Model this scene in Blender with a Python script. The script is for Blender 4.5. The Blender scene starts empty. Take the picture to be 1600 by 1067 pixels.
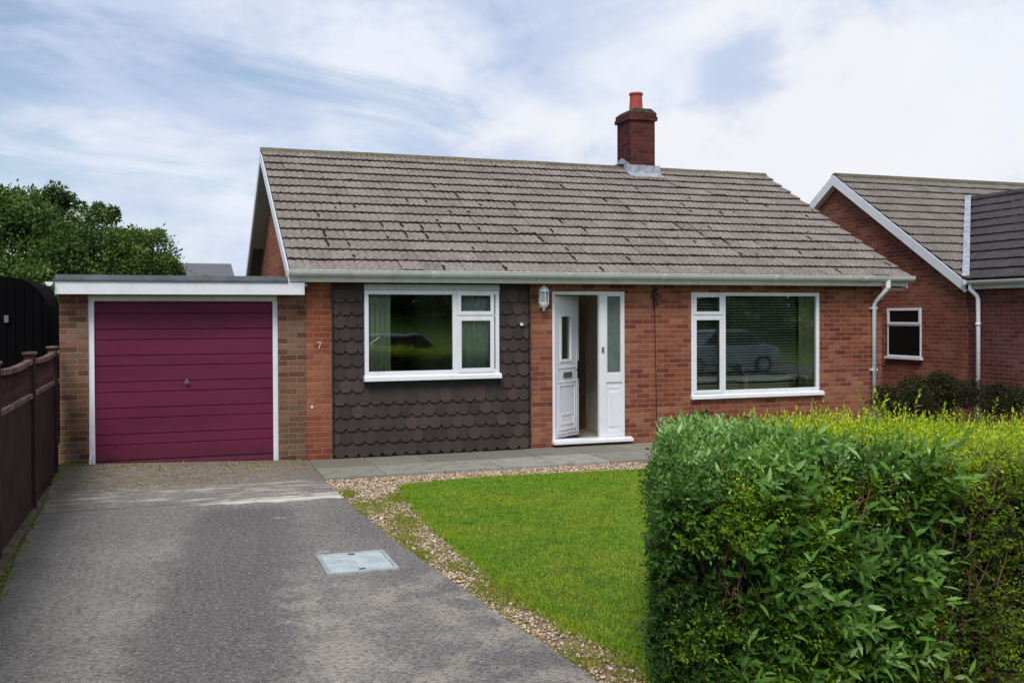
import bpy, math, random
import numpy as np
from mathutils import Vector, Matrix
random.seed(7); rng = np.random.default_rng(11)
S = bpy.context.scene
C = S.collection

# ------------------------------------------------------------------ helpers
def lin(h):
    h = h.lstrip('#'); out = []
    for i in (0, 2, 4):
        c = int(h[i:i+2], 16)/255
        out.append(c/12.92 if c <= .04045 else ((c+.055)/1.055)**2.4)
    return tuple(out)+(1.,)

class NB:
    """small node-tree builder"""
    def __init__(s, tree): s.t = tree; s.n = tree.nodes; s.l = tree.links
    def node(s, typ, **kw):
        n = s.n.new(typ)
        for k, v in kw.items():
            if k.startswith('i_'):
                key = k[2:]; key = int(key) if key.isdigit() else key.replace('_', ' ')
                if isinstance(v, bpy.types.NodeSocket): s.l.new(v, n.inputs[key])
                else: n.inputs[key].default_value = v
            else: setattr(n, k, v)
        return n
    def link(s, a, b): s.l.new(a, b)
    def math(s, op, a, b=0., c=0., clamp=False):
        n = s.n.new('ShaderNodeMath'); n.operation = op; n.use_clamp = clamp
        for i, v in enumerate((a, b, c)):
            if isinstance(v, bpy.types.NodeSocket): s.l.new(v, n.inputs[i])
            elif i < len(n.inputs): n.inputs[i].default_value = v
        return n.outputs[0]
    def mix(s, f, a, b, blend='MIX'):
        n = s.n.new('ShaderNodeMix'); n.data_type = 'RGBA'; n.blend_type = blend
        for key, v in ((0, f), (6, a), (7, b)):
            if isinstance(v, bpy.types.NodeSocket): s.l.new(v, n.inputs[key])
            else: n.inputs[key].default_value = v
        return n.outputs[2]
    def ramp(s, f, stops, interp='LINEAR'):
        n = s.n.new('ShaderNodeValToRGB'); cr = n.color_ramp; cr.interpolation = interp
        while len(cr.elements) < len(stops): cr.elements.new(.5)
        for e, (p, c) in zip(cr.elements, stops): e.position = p; e.color = c
        s.l.new(f, n.inputs[0]); return n.outputs[0]
    def step(s, f, a, b):   # smoothstep a..b -> 0..1
        n = s.n.new('ShaderNodeMapRange'); n.interpolation_type = 'SMOOTHSTEP'
        s.l.new(f, n.inputs[0]); n.inputs[1].default_value = a; n.inputs[2].default_value = b
        return n.outputs[0]
    def noise(s, vec, scale, detail=4, rough=.55, dist=0.):
        n = s.n.new('ShaderNodeTexNoise'); s.l.new(vec, n.inputs['Vector'])
        n.inputs['Scale'].default_value = scale; n.inputs['Detail'].default_value = detail
        n.inputs['Roughness'].default_value = rough; n.inputs['Distortion'].default_value = dist
        return n.outputs[0]

def new_mat(name):
    m = bpy.data.materials.new(name); m.use_nodes = True
    t = NB(m.node_tree); bs = m.node_tree.nodes['Principled BSDF']
    return m, t, bs
def pos(t):  # world metres
    return t.node('ShaderNodeNewGeometry').outputs['Position']
def uv(t):
    return t.node('ShaderNodeUVMap', uv_map='UVMap').outputs[0]
def bump(t, bs, h, strength=.5, dist=.01):
    b = t.node('ShaderNodeBump'); b.inputs['Strength'].default_value = strength
    b.inputs['Distance'].default_value = dist; t.link(h, b.inputs['Height']); t.link(b.outputs[0], bs.inputs['Normal'])
def scaled(t, v, sx, sy, sz):
    n = t.node('ShaderNodeVectorMath', operation='MULTIPLY'); t.link(v, n.inputs[0]); n.inputs[1].default_value = (sx, sy, sz)
    return n.outputs[0]
def scl(c, k): return (c[0]*k, c[1]*k, c[2]*k, 1.)

def simple(name, h, rough=.6, var=.25, scale=6, bstr=.2, bscale=60, spec=.4, h2=None, metallic=0.):
    m, t, bs = new_mat(name); c = lin(h) if isinstance(h, str) else h
    c2 = (lin(h2) if isinstance(h2, str) else h2) if h2 else scl(c, 1-var)
    p = pos(t)
    f = t.step(t.noise(p, scale, 6, .6), .35, .65)
    t.link(t.mix(f, c, c2), bs.inputs['Base Color'])
    bs.inputs['Roughness'].default_value = rough; bs.inputs['Specular IOR Level'].default_value = spec
    bs.inputs['Metallic'].default_value = metallic
    if bstr: bump(t, bs, t.noise(p, bscale, 4), bstr, .003)
    return m

def brick_mat(name, cols, mortar, dark=.0, patch=None):
    """per-brick colours from the row and column numbers of each brick, uv in metres"""
    m, t, bs = new_mat(name)
    sep = t.node('ShaderNodeSeparateXYZ'); t.link(uv(t), sep.inputs[0])
    wob = t.noise(uv(t), 9, 3)
    u = t.math('ADD', sep.outputs[0], t.math('MULTIPLY', t.math('SUBTRACT', wob, .5), .006))
    v = t.math('ADD', sep.outputs[1], t.math('MULTIPLY', t.math('SUBTRACT', t.noise(uv(t), 13, 3), .5), .005))
    rv = t.math('DIVIDE', v, .075); row = t.math('FLOOR', rv); fv = t.math('FRACT', rv)
    par = t.math('MULTIPLY', t.math('MODULO', t.math('ADD', row, 100), 2.), .5)
    ru = t.math('ADD', t.math('DIVIDE', u, .225), par); col = t.math('FLOOR', ru); fu = t.math('FRACT', ru)
    cmb = t.node('ShaderNodeCombineXYZ'); t.link(col, cmb.inputs[0]); t.link(row, cmb.inputs[1])
    wn = t.node('ShaderNodeTexWhiteNoise', noise_dimensions='2D'); t.link(cmb.outputs[0], wn.inputs[0])
    n = len(cols)
    base = t.ramp(wn.outputs['Value'], [((i)/n, lin(c)) for i, c in enumerate(cols)], 'CONSTANT')
    # large patches of brick batches
    base = t.mix(t.math('MULTIPLY', t.step(t.noise(uv(t), .9, 4), .4, .62), .6), base, t.mix(1., base, lin(patch or '#c8a080'), 'MULTIPLY'))
    speck = t.noise(uv(t), 55, 5, .7)
    base = t.mix(t.step(speck, .35, .7), t.mix(1., base, (.62, .6, .6, 1), 'MULTIPLY'), base)
    ex = t.math('MINIMUM', fu, t.math('SUBTRACT', 1., fu)); ev = t.math('MINIMUM', fv, t.math('SUBTRACT', 1., fv))
    ex = t.step(ex, .015, .035); ev = t.step(ev, .04, .10)
    mask = t.math('MULTIPLY', ex, ev)
    mc = t.mix(t.noise(uv(t), 20, 4), lin(mortar), scl(lin(mortar), .6))
    colr = t.mix(mask, mc, base)
    # damp soiling low down and streaks
    colr = t.mix(t.math('MULTIPLY', t.step(t.noise(scaled(t, uv(t), 1., .25, 1.), 2.2, 5), .5, .75), .35+dark), colr, t.mix(1., colr, (.5, .48, .45, 1), 'MULTIPLY'))
    t.link(colr, bs.inputs['Base Color']); bs.inputs['Roughness'].default_value = .9; bs.inputs['Specular IOR Level'].default_value = .2
    h = t.math('ADD', mask, t.math('MULTIPLY', speck, .5)); bump(t, bs, h, .8, .006)
    return m

def attr_mat(name, stops, rough=.5, trans=.3, spec=.3, nscale=0):
    """colour picked from the per-leaf number 'rnd'; part of the light passes through"""
    m, t, bs = new_mat(name)
    a = t.node('ShaderNodeAttribute', attribute_name='rnd').outputs['Fac']
    c = t.ramp(a, [(p, lin(h)) for p, h in stops])
    t.link(c, bs.inputs['Base Color']); bs.inputs['Roughness'].default_value = rough; bs.inputs['Specular IOR Level'].default_value = spec
    if trans:
        tr = t.node('ShaderNodeBsdfTranslucent'); t.link(t.mix(1., c, (1., 1.15, .5, 1), 'MULTIPLY'), tr.inputs[0])
        mx = t.node('ShaderNodeMixShader'); mx.inputs[0].default_value = trans
        t.link(bs.outputs[0], mx.inputs[1]); t.link(tr.outputs[0], mx.inputs[2])
        t.link(mx.outputs[0], m.node_tree.nodes['Material Output'].inputs[0])
    return m

# ---- object tagging
def empty(name, loc, label, cat, group=None):
    o = bpy.data.objects.new(name, None); C.objects.link(o); o.location = loc
    o['label'] = label; o['category'] = cat
    if group: o['group'] = group
    bpy.context.view_layer.update()
    return o
def tag(o, label, cat, group=None, kind=None):
    if kind: o['kind'] = kind
    o['label'] = label; o['category'] = cat
    if group: o['group'] = group
    return o
def struct(o, label=None, kind='structure'):
    o['kind'] = kind
    if label: o['label'] = label
    return o
def root_loc(p):
    v = Vector((0, 0, 0))
    while p is not None: v += p.location; p = p.parent
    return v

def box_uv(me):
    uvl = me.uv_layers.new(name='UVMap')
    nv = len(me.vertices); co = np.empty(nv*3); me.vertices.foreach_get('co', co); co = co.reshape(-1, 3)
    nl = len(me.loops); vi = np.empty(nl, dtype=np.int32); me.loops.foreach_get('vertex_index', vi)
    npoly = len(me.polygons); nr = np.empty(npoly*3); me.polygons.foreach_get('normal', nr); nr = np.abs(nr.reshape(-1, 3))
    lt = np.empty(npoly, dtype=np.int32); me.polygons.foreach_get('loop_total', lt)
    ax = np.repeat(np.argmax(nr, 1), lt); p = co[vi]
    uu = np.where(ax == 0, p[:, 1], p[:, 0]); vv = np.where(ax == 2, p[:, 1], p[:, 2])
    uvl.data.foreach_set('uv', np.stack([uu, vv], 1).ravel())

class MB:
    def __init__(s): s.v = []; s.f = []; s.smooth = False
    def face(s, pts):
        b = len(s.v); s.v += [tuple(p) for p in pts]; s.f.append(tuple(range(b, b+len(pts)))); return s
    def box(s, x0, x1, y0, y1, z0, z1):
        b = len(s.v)
        s.v += [(x0,y0,z0),(x1,y0,z0),(x1,y1,z0),(x0,y1,z0),(x0,y0,z1),(x1,y0,z1),(x1,y1,z1),(x0,y1,z1)]
        for q in ((0,3,2,1),(4,5,6,7),(0,1,5,4),(1,2,6,5),(2,3,7,6),(3,0,4,7)): s.f.append(tuple(b+i for i in q))
        return s
    def prism(s, poly, axis, a0, a1):
        """poly of 2D points extruded along axis 'x','y','z'"""
        n = len(poly); b = len(s.v)
        for a in (a0, a1):
            for p, q in poly:
                s.v.append({'x': (a, p, q), 'y': (p, a, q), 'z': (p, q, a)}[axis])
        s.f.append(tuple(b+i for i in range(n))[::-1]); s.f.append(tuple(b+n+i for i in range(n)))
        for i in range(n):
            j = (i+1) % n; s.f.append((b+i, b+j, b+n+j, b+n+i))
        return s
    def bar(s, p0, p1, w, h, up=(0, 0, 1)):
        p0, p1 = Vector(p0), Vector(p1); d = (p1-p0).normalized(); u = Vector(up)
        r = d.cross(u).normalized(); u = r.cross(d)
        b = len(s.v)
        for p in (p0, p1):
            for a, c in ((-1,-1),(1,-1),(1,1),(-1,1)): s.v.append(tuple(p+r*(a*w/2)+u*(c*h/2)))
        for q in ((0,1,2,3),(4,7,6,5),(0,4,5,1),(1,5,6,2),(2,6,7,3),(3,7,4,0)): s.f.append(tuple(b+i for i in q))
        return s
    def tube(s, path, r, n=10, cap=True):
        path = [Vector(p) for p in path]; rs = r if isinstance(r, (list, tuple)) else [r]*len(path)
        b = len(s.v); ref = Vector((0, 0, 1))
        for i, p in enumerate(path):
            d = (path[min(i+1, len(path)-1)]-path[max(i-1, 0)]).normalized()
            if abs(d.dot(ref)) > .95: ref = Vector((1, 0, 0)) if abs(d.x) < .9 else Vector((0, 1, 0))
            a = d.cross(ref).normalized(); c = d.cross(a)
            for k in range(n):
                t = 2*math.pi*k/n; s.v.append(tuple(p+(a*math.cos(t)+c*math.sin(t))*rs[i]))
        for i in range(len(path)-1):
            for k in range(n):
                k2 = (k+1) % n; s.f.append((b+i*n+k, b+i*n+k2, b+(i+1)*n+k2, b+(i+1)*n+k))
        if cap:
            s.f.append(tuple(b+k for k in range(n))[::-1]); s.f.append(tuple(b+(len(path)-1)*n+k for k in range(n)))
        return s
    def build(s, name, mat, parent=None, smooth=False, bevel=0, fix=True):
        me = bpy.data.meshes.new(name); me.from_pydata(s.v, [], s.f); me.update()
        if fix:
            import bmesh
            bm = bmesh.new(); bm.from_mesh(me); bmesh.ops.recalc_face_normals(bm, faces=bm.faces); bm.to_mesh(me); bm.free()
        box_uv(me); me.materials.append(mat)
        if smooth: me.polygons.foreach_set('use_smooth', [True]*len(me.polygons))
        if parent is not None:
            me.transform(Matrix.Translation(-root_loc(parent)))
        o = bpy.data.objects.new(name, me); C.objects.link(o)
        if parent is not None: o.parent = parent
        if bevel:
            b = o.modifiers.new('bevel', 'BEVEL'); b.width = bevel; b.segments = 2; b.limit_method = 'ANGLE'
        return o

def tri_obj(name, V, T, mat, parent=None, rnd=None, smooth=True):
    V = np.asarray(V, dtype=np.float32); T = np.asarray(T, dtype=np.int32)
    if parent is not None: V = V-np.array(root_loc(parent), dtype=np.float32)
    me = bpy.data.meshes.new(name)
    me.vertices.add(len(V)); me.vertices.foreach_set('co', V.ravel())
    me.loops.add(T.size); me.loops.foreach_set('vertex_index', T.ravel())
    me.polygons.add(len(T)); me.polygons.foreach_set('loop_start', np.arange(0, T.size, 3, dtype=np.int32))
    me.polygons.foreach_set('loop_total', np.full(len(T), 3, dtype=np.int32))
    me.update(calc_edges=True)
    me.polygons.foreach_set('use_smooth', [bool(smooth)]*len(T))
    if rnd is not None:
        a = me.attributes.new('rnd', 'FLOAT', 'POINT'); a.data.foreach_set('value', np.asarray(rnd, dtype=np.float32))
    me.materials.append(mat)
    o = bpy.data.objects.new(name, me); C.objects.link(o)
    if parent is not None: o.parent = parent
    return o

# ---- foliage
LEAF_S = (np.array([(0,0,0),(-.5,.42,.14),(0,.45,0),(.5,.42,.14),(0,1,-.12)]), np.array([(0,2,1),(0,3,2),(2,4,1),(2,3,4)]))
LEAF_B = (np.array([(0,0,0),(-.42,.25,.1),(0,.25,.0),(.42,.25,.1),(-.46,.55,.1),(0,.58,-.02),(.46,.55,.1),(0,1,-.2)]),
          np.array([(0,2,1),(0,3,2),(1,2,5),(1,5,4),(2,3,6),(2,6,5),(4,5,7),(5,6,7)]))
def norm(a): return a/np.maximum(np.linalg.norm(a, axis=-1, keepdims=True), 1e-9)
def leaves(P, D, UP, L, Wd, tmpl, rnd):
    tv, tf = tmpl; n = len(P)
    y = norm(D); x = norm(np.cross(y, UP)); z = np.cross(x, y)
    V = P[:, None]+tv[None, :, 1:2]*(y*L[:, None])[:, None]+tv[None, :, 0:1]*(x*Wd[:, None])[:, None]+tv[None, :, 2:3]*(z*Wd[:, None]*1.)[:, None]
    T = (tf[None]+(np.arange(n)*len(tv))[:, None, None]).reshape(-1, 3)
    return V.reshape(-1, 3), T, np.repeat(rnd, len(tv))
def join(parts):
    Vs, Ts, Rs = [], [], []; b = 0
    for V, T, R in parts: Vs.append(V); Ts.append(T+b); Rs.append(R); b += len(V)
    return np.concatenate(Vs), np.concatenate(Ts), np.concatenate(Rs)
def rand_unit(n): return norm(rng.normal(size=(n, 3)))
def sprigs(P, D, L, k, leaf, wid, tmpl, bright, spread=55, tip=.7):
    """shoots with k leaves each; returns leaf geometry and thin stems"""
    n = len(P); D = norm(D); a = norm(np.cross(D, rand_unit(n))); b = np.cross(D, a)
    out = []; bend = rand_unit(n)*.15
    for j in range(k):
        t = (j+.6)/k; ang = j*2.4+rng.uniform(0, 6.28, n)*.15
        side = a*np.cos(ang)[:, None]+b*np.sin(ang)[:, None]
        al = math.radians(spread)*(1.15-.75*t**2)+rng.normal(0, .18, n)
        d = D*np.cos(al)[:, None]+side*np.sin(al)[:, None]; d[:, 2] -= .12
        p = P+D*(L*t)[:, None]+bend*(L*t*t)[:, None]
        ll = leaf*rng.uniform(.7, 1.15, n)*(1.-(1-tip)*t)
        out.append(leaves(p, d, norm(D+rand_unit(n)*.35), ll, wid*ll/leaf, tmpl, np.clip(bright+rng.normal(0, .09, n)+.18*(t-.5), 0, 1)))
    q = P+D*L[:, None]+bend*L[:, None]
    r = .0022; V = np.stack([P+a*r, P-a*r*.5+b*r, P-a*r*.5-b*r, q], 1).reshape(-1, 3)
    T = (np.array([(0,1,3),(1,2,3),(2,0,3)])[None]+(np.arange(n)*4)[:, None, None]).reshape(-1, 3)
    return join(out), (V, T, np.repeat(rng.uniform(0, 1, n), 4))

def vnoise(P, s, seed=0):   # cheap smooth value: sum of sines
    r = np.random.default_rng(seed); v = 0
    for i in range(5):
        k = r.normal(size=3)*s*(1+.6*i); v = v+np.sin(P@k+r.uniform(0, 6.28))/(1+.5*i)
    return v/2.2

# ------------------------------------------------------------------ materials
M = {}
M['brick'] = brick_mat('red_brick', ['#a0624c','#985a44','#a86c54','#90523e','#a2664c','#8a4c3c','#a8644a','#965c46','#a87258','#824a3e','#9e5e48','#b07a58'], '#9e8676', patch='#d8b8a0')
M['brick_o'] = brick_mat('orange_brick', ['#ac684c','#a46046','#b27054','#a86a4c','#9c5c46','#b27658'], '#a08270')
M['brick_g'] = brick_mat('brown_brick', ['#8a6a56','#80604c','#927460','#745040','#886450','#966c56','#6c4c3e','#885e4a','#7e6a58'], '#928474', patch='#d0c8b0')
M['brick_n'] = brick_mat('neighbour_brick', ['#a06650','#985c48','#a86e58','#905446','#a0664f','#8c5246'], '#967e72')
M['brick_p'] = brick_mat('purple_brick', ['#825250','#7a4a4a','#8a5854','#724646','#7e504e'], '#84706c')
M['brick_c'] = brick_mat('chimney_brick', ['#6a3c36','#5c3432','#643836','#54302e','#703e38'], '#584644', dark=.3)

def roof_tile_mat(name, c1, c2, c3, lich):
    m, t, bs = new_mat(name); p = pos(t)
    a = t.node('ShaderNodeAttribute', attribute_name='rnd').outputs['Fac']
    base = t.ramp(a, [(0, lin(c1)), (.5, lin(c2)), (1, lin(c3))])
    n1 = t.noise(p, 2.2, 6, .6); n2 = t.noise(p, 38, 6, .75); n3 = t.noise(p, 11, 5, .7)
    base = t.mix(t.math('MULTIPLY', t.step(n3, .4, .68), .5), base, lin(lich))
    base = t.mix(t.step(n2, .40, .60), t.mix(1., base, (.45, .44, .43, 1), 'MULTIPLY'), base)
    base = t.mix(t.math('MULTIPLY', t.step(t.noise(p, 90, 3, .8), .55, .68), .6), base, lin('#c4b8ac'))
    base = t.mix(t.math('MULTIPLY', t.step(n1, .45, .7), .4), base, t.mix(1., base, (.62, .62, .6, 1), 'MULTIPLY'))
    t.link(base, bs.inputs['Base Color']); bs.inputs['Roughness'].default_value = .92; bs.inputs['Specular IOR Level'].default_value = .2
    bump(t, bs, n2, .6, .008); return m
M['tile'] = roof_tile_mat('grey_brown_concrete_tile', '#898079', '#938a83', '#9f968e', '#b0a89e')
M['tile_n'] = roof_tile_mat('neighbour_concrete_tile', '#7f7872', '#88817a', '#918a80', '#a09a8c')
M['tile_d'] = roof_tile_mat('dark_concrete_tile', '#464245', '#4c484c', '#524e52', '#58545a')
M['ridge'] = roof_tile_mat('ridge_tile', '#6a6557', '#736d5c', '#7c7662', '#7f7e60')
m, t, bs = new_mat('dark_brown_hanging_tile'); p = pos(t); M['hang'] = m
a = t.node('ShaderNodeAttribute', attribute_name='rnd').outputs['Fac']
base = t.ramp(a, [(0, lin('#332b2b')), (.5, lin('#39312f')), (.85, lin('#3f3633')), (1, lin('#4b3d39'))])
base = t.mix(t.math('MULTIPLY', t.step(t.noise(p, 3, 5, .6), .45, .7), .35), base, lin('#4a4340'))
t.link(base, bs.inputs['Base Color']); bs.inputs['Roughness'].default_value = .7; bs.inputs['Specular IOR Level'].default_value = .3; bump(t, bs, t.noise(p, 70, 3), .12, .003)
def white_pvc(name, c, dirt):
    m, t, bs = new_mat(name); p = pos(t)
    d = t.step(t.noise(scaled(t, p, 1, 1, .35), 5, 6, .65), .45, .8)
    t.link(t.mix(t.math('MULTIPLY', d, .5), lin(c), lin(dirt)), bs.inputs['Base Color'])
    bs.inputs['Roughness'].default_value = .35; bs.inputs['Specular IOR Level'].default_value = .45
    return m
M['pvc'] = white_pvc('white_upvc', '#e6e8ec', '#c4c8c8')
M['gutter'] = white_pvc('weathered_gutter_upvc', '#d6dad6', '#98a59b')
M['trim'] = white_pvc('grey_green_trim', '#b4bcb2', '#98a296')
M['felt'] = simple('grey_felt', '#5a6064', .85, .25, 5, .5, 90, h2='#4a5052')
M['lead'] = simple('lead_flashing', '#aeb2bc', .5, .3, 9, .5, 30, h2='#8a8e98')
M['pot'] = simple('terracotta', '#b4544a', .8, .25, 12, .3, 60)
M['mossy'] = simple('mossy_mortar', '#55563a', .95, .3, 14, .8, 50, h2='#3c3830')
M['moss'] = simple('dark_moss', '#33302a', .95, .3, 30, .8, 80, h2='#272820')
M['maroon'] = None
m, t, bs = new_mat('maroon_paint'); p = pos(t)
f = t.step(t.noise(scaled(t, p, .5, 1, 2.), 1.6, 5), .35, .7)
cc = t.mix(f, lin('#6a2440'), lin('#5f213b'))
sp = t.noise(p, 26, 5, .7); cc = t.mix(t.math('MULTIPLY', t.step(sp, .62, .74), .35), cc, lin('#8c4f66'))
sepz = t.node('ShaderNodeSeparateXYZ'); t.link(p, sepz.inputs[0])
grime = t.math('MULTIPLY', t.step(t.math('SUBTRACT', t.math('MULTIPLY', t.noise(p, 7, 5), .45), sepz.outputs[2]), -.1, .16), .35)
cc = t.mix(grime, cc, lin('#40282c'))
t.link(cc, bs.inputs['Base Color']); bs.inputs['Specular IOR Level'].default_value = .25; bs.inputs['Roughness'].default_value = .5
bump(t, bs, t.noise(p, 30, 3), .12, .003); M['maroon'] = m
M['glass'] = None
m = bpy.data.materials.new('window_glass'); m.use_nodes = True; t = NB(m.node_tree); t.n.clear()
fr = t.node('ShaderNodeFresnel'); fr.inputs[0].default_value = 1.5
tr = t.node('ShaderNodeBsdfTransparent'); tr.inputs[0].default_value = (.88, .92, .88, 1)
gl = t.node('ShaderNodeBsdfGlossy'); gl.inputs['Roughness'].default_value = .015; gl.inputs[0].default_value = (.95, 1, .97, 1)
wv = t.node('ShaderNodeBump'); wv.inputs['Strength'].default_value = .06; wv.inputs['Distance'].default_value = .02
t.link(t.noise(pos(t), 1.3, 2), wv.inputs['Height']); t.link(wv.outputs[0], gl.inputs['Normal'])
mx = t.node('ShaderNodeMixShader'); t.link(t.math('MULTIPLY', fr.outputs[0], 3.0, clamp=True), mx.inputs[0])
t.link(tr.outputs[0], mx.inputs[1]); t.link(gl.outputs[0], mx.inputs[2])
t.link(mx.outputs[0], t.node('ShaderNodeOutputMaterial').inputs[0]); M['glass'] = m
M['frost'] = simple('obscure_glass', '#66726c', .25, .3, 5, .5, 60, spec=.6, h2='#58645e')
M['rubber'] = simple('dark_gasket', '#26282a', .6, .1)
M['plaster'] = simple('room_plaster', '#e6e4d6', .9, .1)
M['carpet'] = simple('carpet', '#a09684', .95, .2)
M['doorwood'] = simple('inner_door_wood', '#c8ac8a', .5, .3, 5)
M['curtain'] = simple('sage_curtain', '#e2e6d2', .9, .15)
M['net'] = simple('net_curtain', '#e8ecea', .9, .15)
M['curtain_b'] = simple('olive_curtain', '#dcd2a8', .9, .2)
M['blind'] = simple('blind_slat', '#e6ece4', .6, .1)
M['vase'] = simple('pale_ceramic', '#d4dccc', .4, .1)
M['red'] = simple('red_cushion', '#9c3030', .9, .2)
M['black'] = simple('black_cable', '#1c1a1c', .7, .1)
M['chrome'] = simple('dull_metal', '#a0a0a0', .35, .2, metallic=.8)
M['numeral'] = simple('numeral_metal', '#d8c8b8', .4, .1)
M['lamp_glass'] = simple('lamp_glass', '#9aa6a8', .15, .2, spec=.7)
M['fence'] = simple('dark_brown_fence_stain', '#3c2726', .85, .35, 3, .4, 50, h2='#2a1c1b', spec=.2)
M['fence_top'] = simple('weathered_rail', '#7a6458', .9, .35, 8, .4, 50, h2='#503a34', spec=.2)
M['shed'] = simple('black_shed_stain', '#060609', .9, .2, 3, .3, 50, spec=.1)
M['soil'] = simple('soil', '#5a4c3a', .95, .4, 9, .8, 60, h2='#3c3426')
M['bark'] = simple('bark', '#4a3c30', .95, .3, 8, .8, 40)
M['twig'] = simple('twig', '#7a5c44', .9, .4, 8, .3, 60, h2='#3a2c22')
M['inner'] = simple('hedge_core_shade', '#1c1a12', .95, .4, 14, 1., 40, h2='#100f0a')  # hedge core: shade of the interior put into a near-black colour
M['farroof'] = simple('far_slate', '#6c6a72', .8, .2)

# concrete driveway
m, t, bs = new_mat('aggregate_concrete'); p = pos(t); M['drive'] = m
sep = t.node('ShaderNodeSeparateXYZ'); t.link(p, sep.inputs[0]); X, Y = sep.outputs[0], sep.outputs[1]
big = t.noise(p, .55, 5, .6, .4); mid = t.noise(p, 2.6, 6, .65); fine = t.noise(p, 75, 4, .8); grain = t.noise(p, 28, 4, .8)
Xn = t.math('ADD', X, t.math('MULTIPLY', t.math('SUBTRACT', mid, .5), .7))
base = t.mix(t.step(big, .38, .66), lin('#837f7b'), lin('#9a958d'))
base = t.mix(t.math('MULTIPLY', t.step(t.noise(p, 9, 6, .75), .40, .62), .55), base, t.mix(1., base, (.60, .585, .58, 1), 'MULTIPLY'))
base = t.mix(t.math('MULTIPLY', t.step(t.noise(p, 17, 5, .8), .52, .66), .5), base, lin('#b4ab9c'))
Xb = t.math('SUBTRACT', Xn, t.math('MULTIPLY', t.math('SUBTRACT', Y, 8.5), .13))
band = t.math('MULTIPLY', t.step(Xb, -.1, .2), t.math('SUBTRACT', 1., t.step(Xb, .75, 1.2)))
bandY = t.math('MULTIPLY', t.step(Y, 2.3, 4.6), t.math('SUBTRACT', 1., t.step(Y, 10., 10.5)))
base = t.mix(t.math('MULTIPLY', t.math('MULTIPLY', band, bandY), .72), base, lin('#555354'))
edge = t.step(Xn, 1.1, 1.7); base = t.mix(t.math('MULTIPLY', edge, .55), base, lin('#625e60'))
worn = t.math('MULTIPLY', t.step(mid, .42, .62), t.math('MULTIPLY', t.step(Xb, .7, 1.1), t.math('SUBTRACT', 1., t.step(Y, 6.6, 7.8))))
base = t.mix(t.math('MULTIPLY', worn, .7), base, lin('#b0a898'))
base = t.mix(t.math('MULTIPLY', t.step(t.noise(scaled(t, p, .6, 1.2, 1), 60, 3, .8), .54, .66), .85), base, lin('#d0c8ba'))
base = t.mix(t.math('MULTIPLY', t.step(t.noise(scaled(t, p, .55, 1.3, 1), 44, 4, .8), .50, .60), .85), base, lin('#3a3836'))
Yn = t.math('ADD', Y, t.math('MULTIPLY', t.math('SUBTRACT', t.noise(p, 3.5, 5), .5), .5))
# pale cement smear across the front of the apron, and drier patches
sm = t.math('MULTIPLY', t.math('MULTIPLY', t.step(Yn, 10.42, 10.5), t.math('SUBTRACT', 1., t.step(Yn, 10.62, 10.74))), t.step(t.math('ADD', X, t.math('MULTIPLY', mid, 1.2)), .5, 1.4))
base = t.mix(t.math('MULTIPLY', t.math('MULTIPLY', sm, t.step(t.noise(scaled(t, p, 1.2, 3, 1), 6, 6, .75), .30, .50)), .9), base, lin('#e0dacb'))
jl = t.math('SUBTRACT', 1., t.step(t.math('ABSOLUTE', t.math('SUBTRACT', t.math('ADD', Y, t.math('MULTIPLY', t.noise(p, 8, 4), .05)), 10.66)), .008, .03))
base = t.mix(t.math('MULTIPLY', jl, .7), base, lin('#35322e'))
wv = t.math('SUBTRACT', 1., t.step(t.node('ShaderNodeTexVoronoi', i_Vector=p, i_Scale=1.15).outputs['Distance'], .03, .085))
base = t.mix(t.math('MULTIPLY', t.math('MULTIPLY', wv, t.step(t.noise(p, 30, 4, .8), .42, .6)), .75), base, lin('#c4bfb2'))
base = t.mix(t.math('MULTIPLY', t.math('MULTIPLY', t.step(t.noise(scaled(t, p, .8, 3., 1), 2.4, 5, .7), .50, .60), t.math('MULTIPLY', t.step(Yn, 10.5, 10.8), t.math('SUBTRACT', 1., t.step(Yn, 11.5, 11.9)))), .6), base, lin('#d0c8b6'))
ap = t.step(Yn, 11.6, 11.9)
base = t.mix(t.math('MULTIPLY', ap, .4), base, lin('#78766c'))
mossn = t.math('MULTIPLY', t.math('MULTIPLY', t.step(t.noise(scaled(t, p, 1, 2.2, 1), 4.5, 6, .7), .46, .58), t.step(Y, 11.2, 12.0)), .8)
base = t.mix(mossn, base, lin('#7c6a48'))
leftm = t.math('MULTIPLY', t.math('SUBTRACT', 1., t.step(Xn, -1.2, -.85)), .55)
base = t.mix(leftm, base, lin('#635f4a'))
t.link(base, bs.inputs['Base Color']); bs.inputs['Roughness'].default_value = .85
bump(t, bs, t.math('ADD', fine, t.math('MULTIPLY', grain, .8)), .7, .008)

m, t, bs = new_mat('paving_slab'); p = pos(t); M['slab'] = m
a = t.node('ShaderNodeAttribute', attribute_name='rnd').outputs['Fac']
base = t.ramp(a, [(0, lin('#706e60')), (.5, lin('#8a877a')), (1, lin('#a39f94'))])
base = t.mix(t.math('MULTIPLY', t.step(t.noise(p, 5, 6, .7), .42, .68), .6), base, lin('#66665c'))
base = t.mix(t.math('MULTIPLY', t.step(t.noise(p, 60, 4, .8), .5, .7), .5), base, lin('#b0aea6'))
t.link(base, bs.inputs['Base Color']); bs.inputs['Roughness'].default_value = .9; bump(t, bs, t.noise(p, 50, 5, .7), .5, .006)

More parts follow.
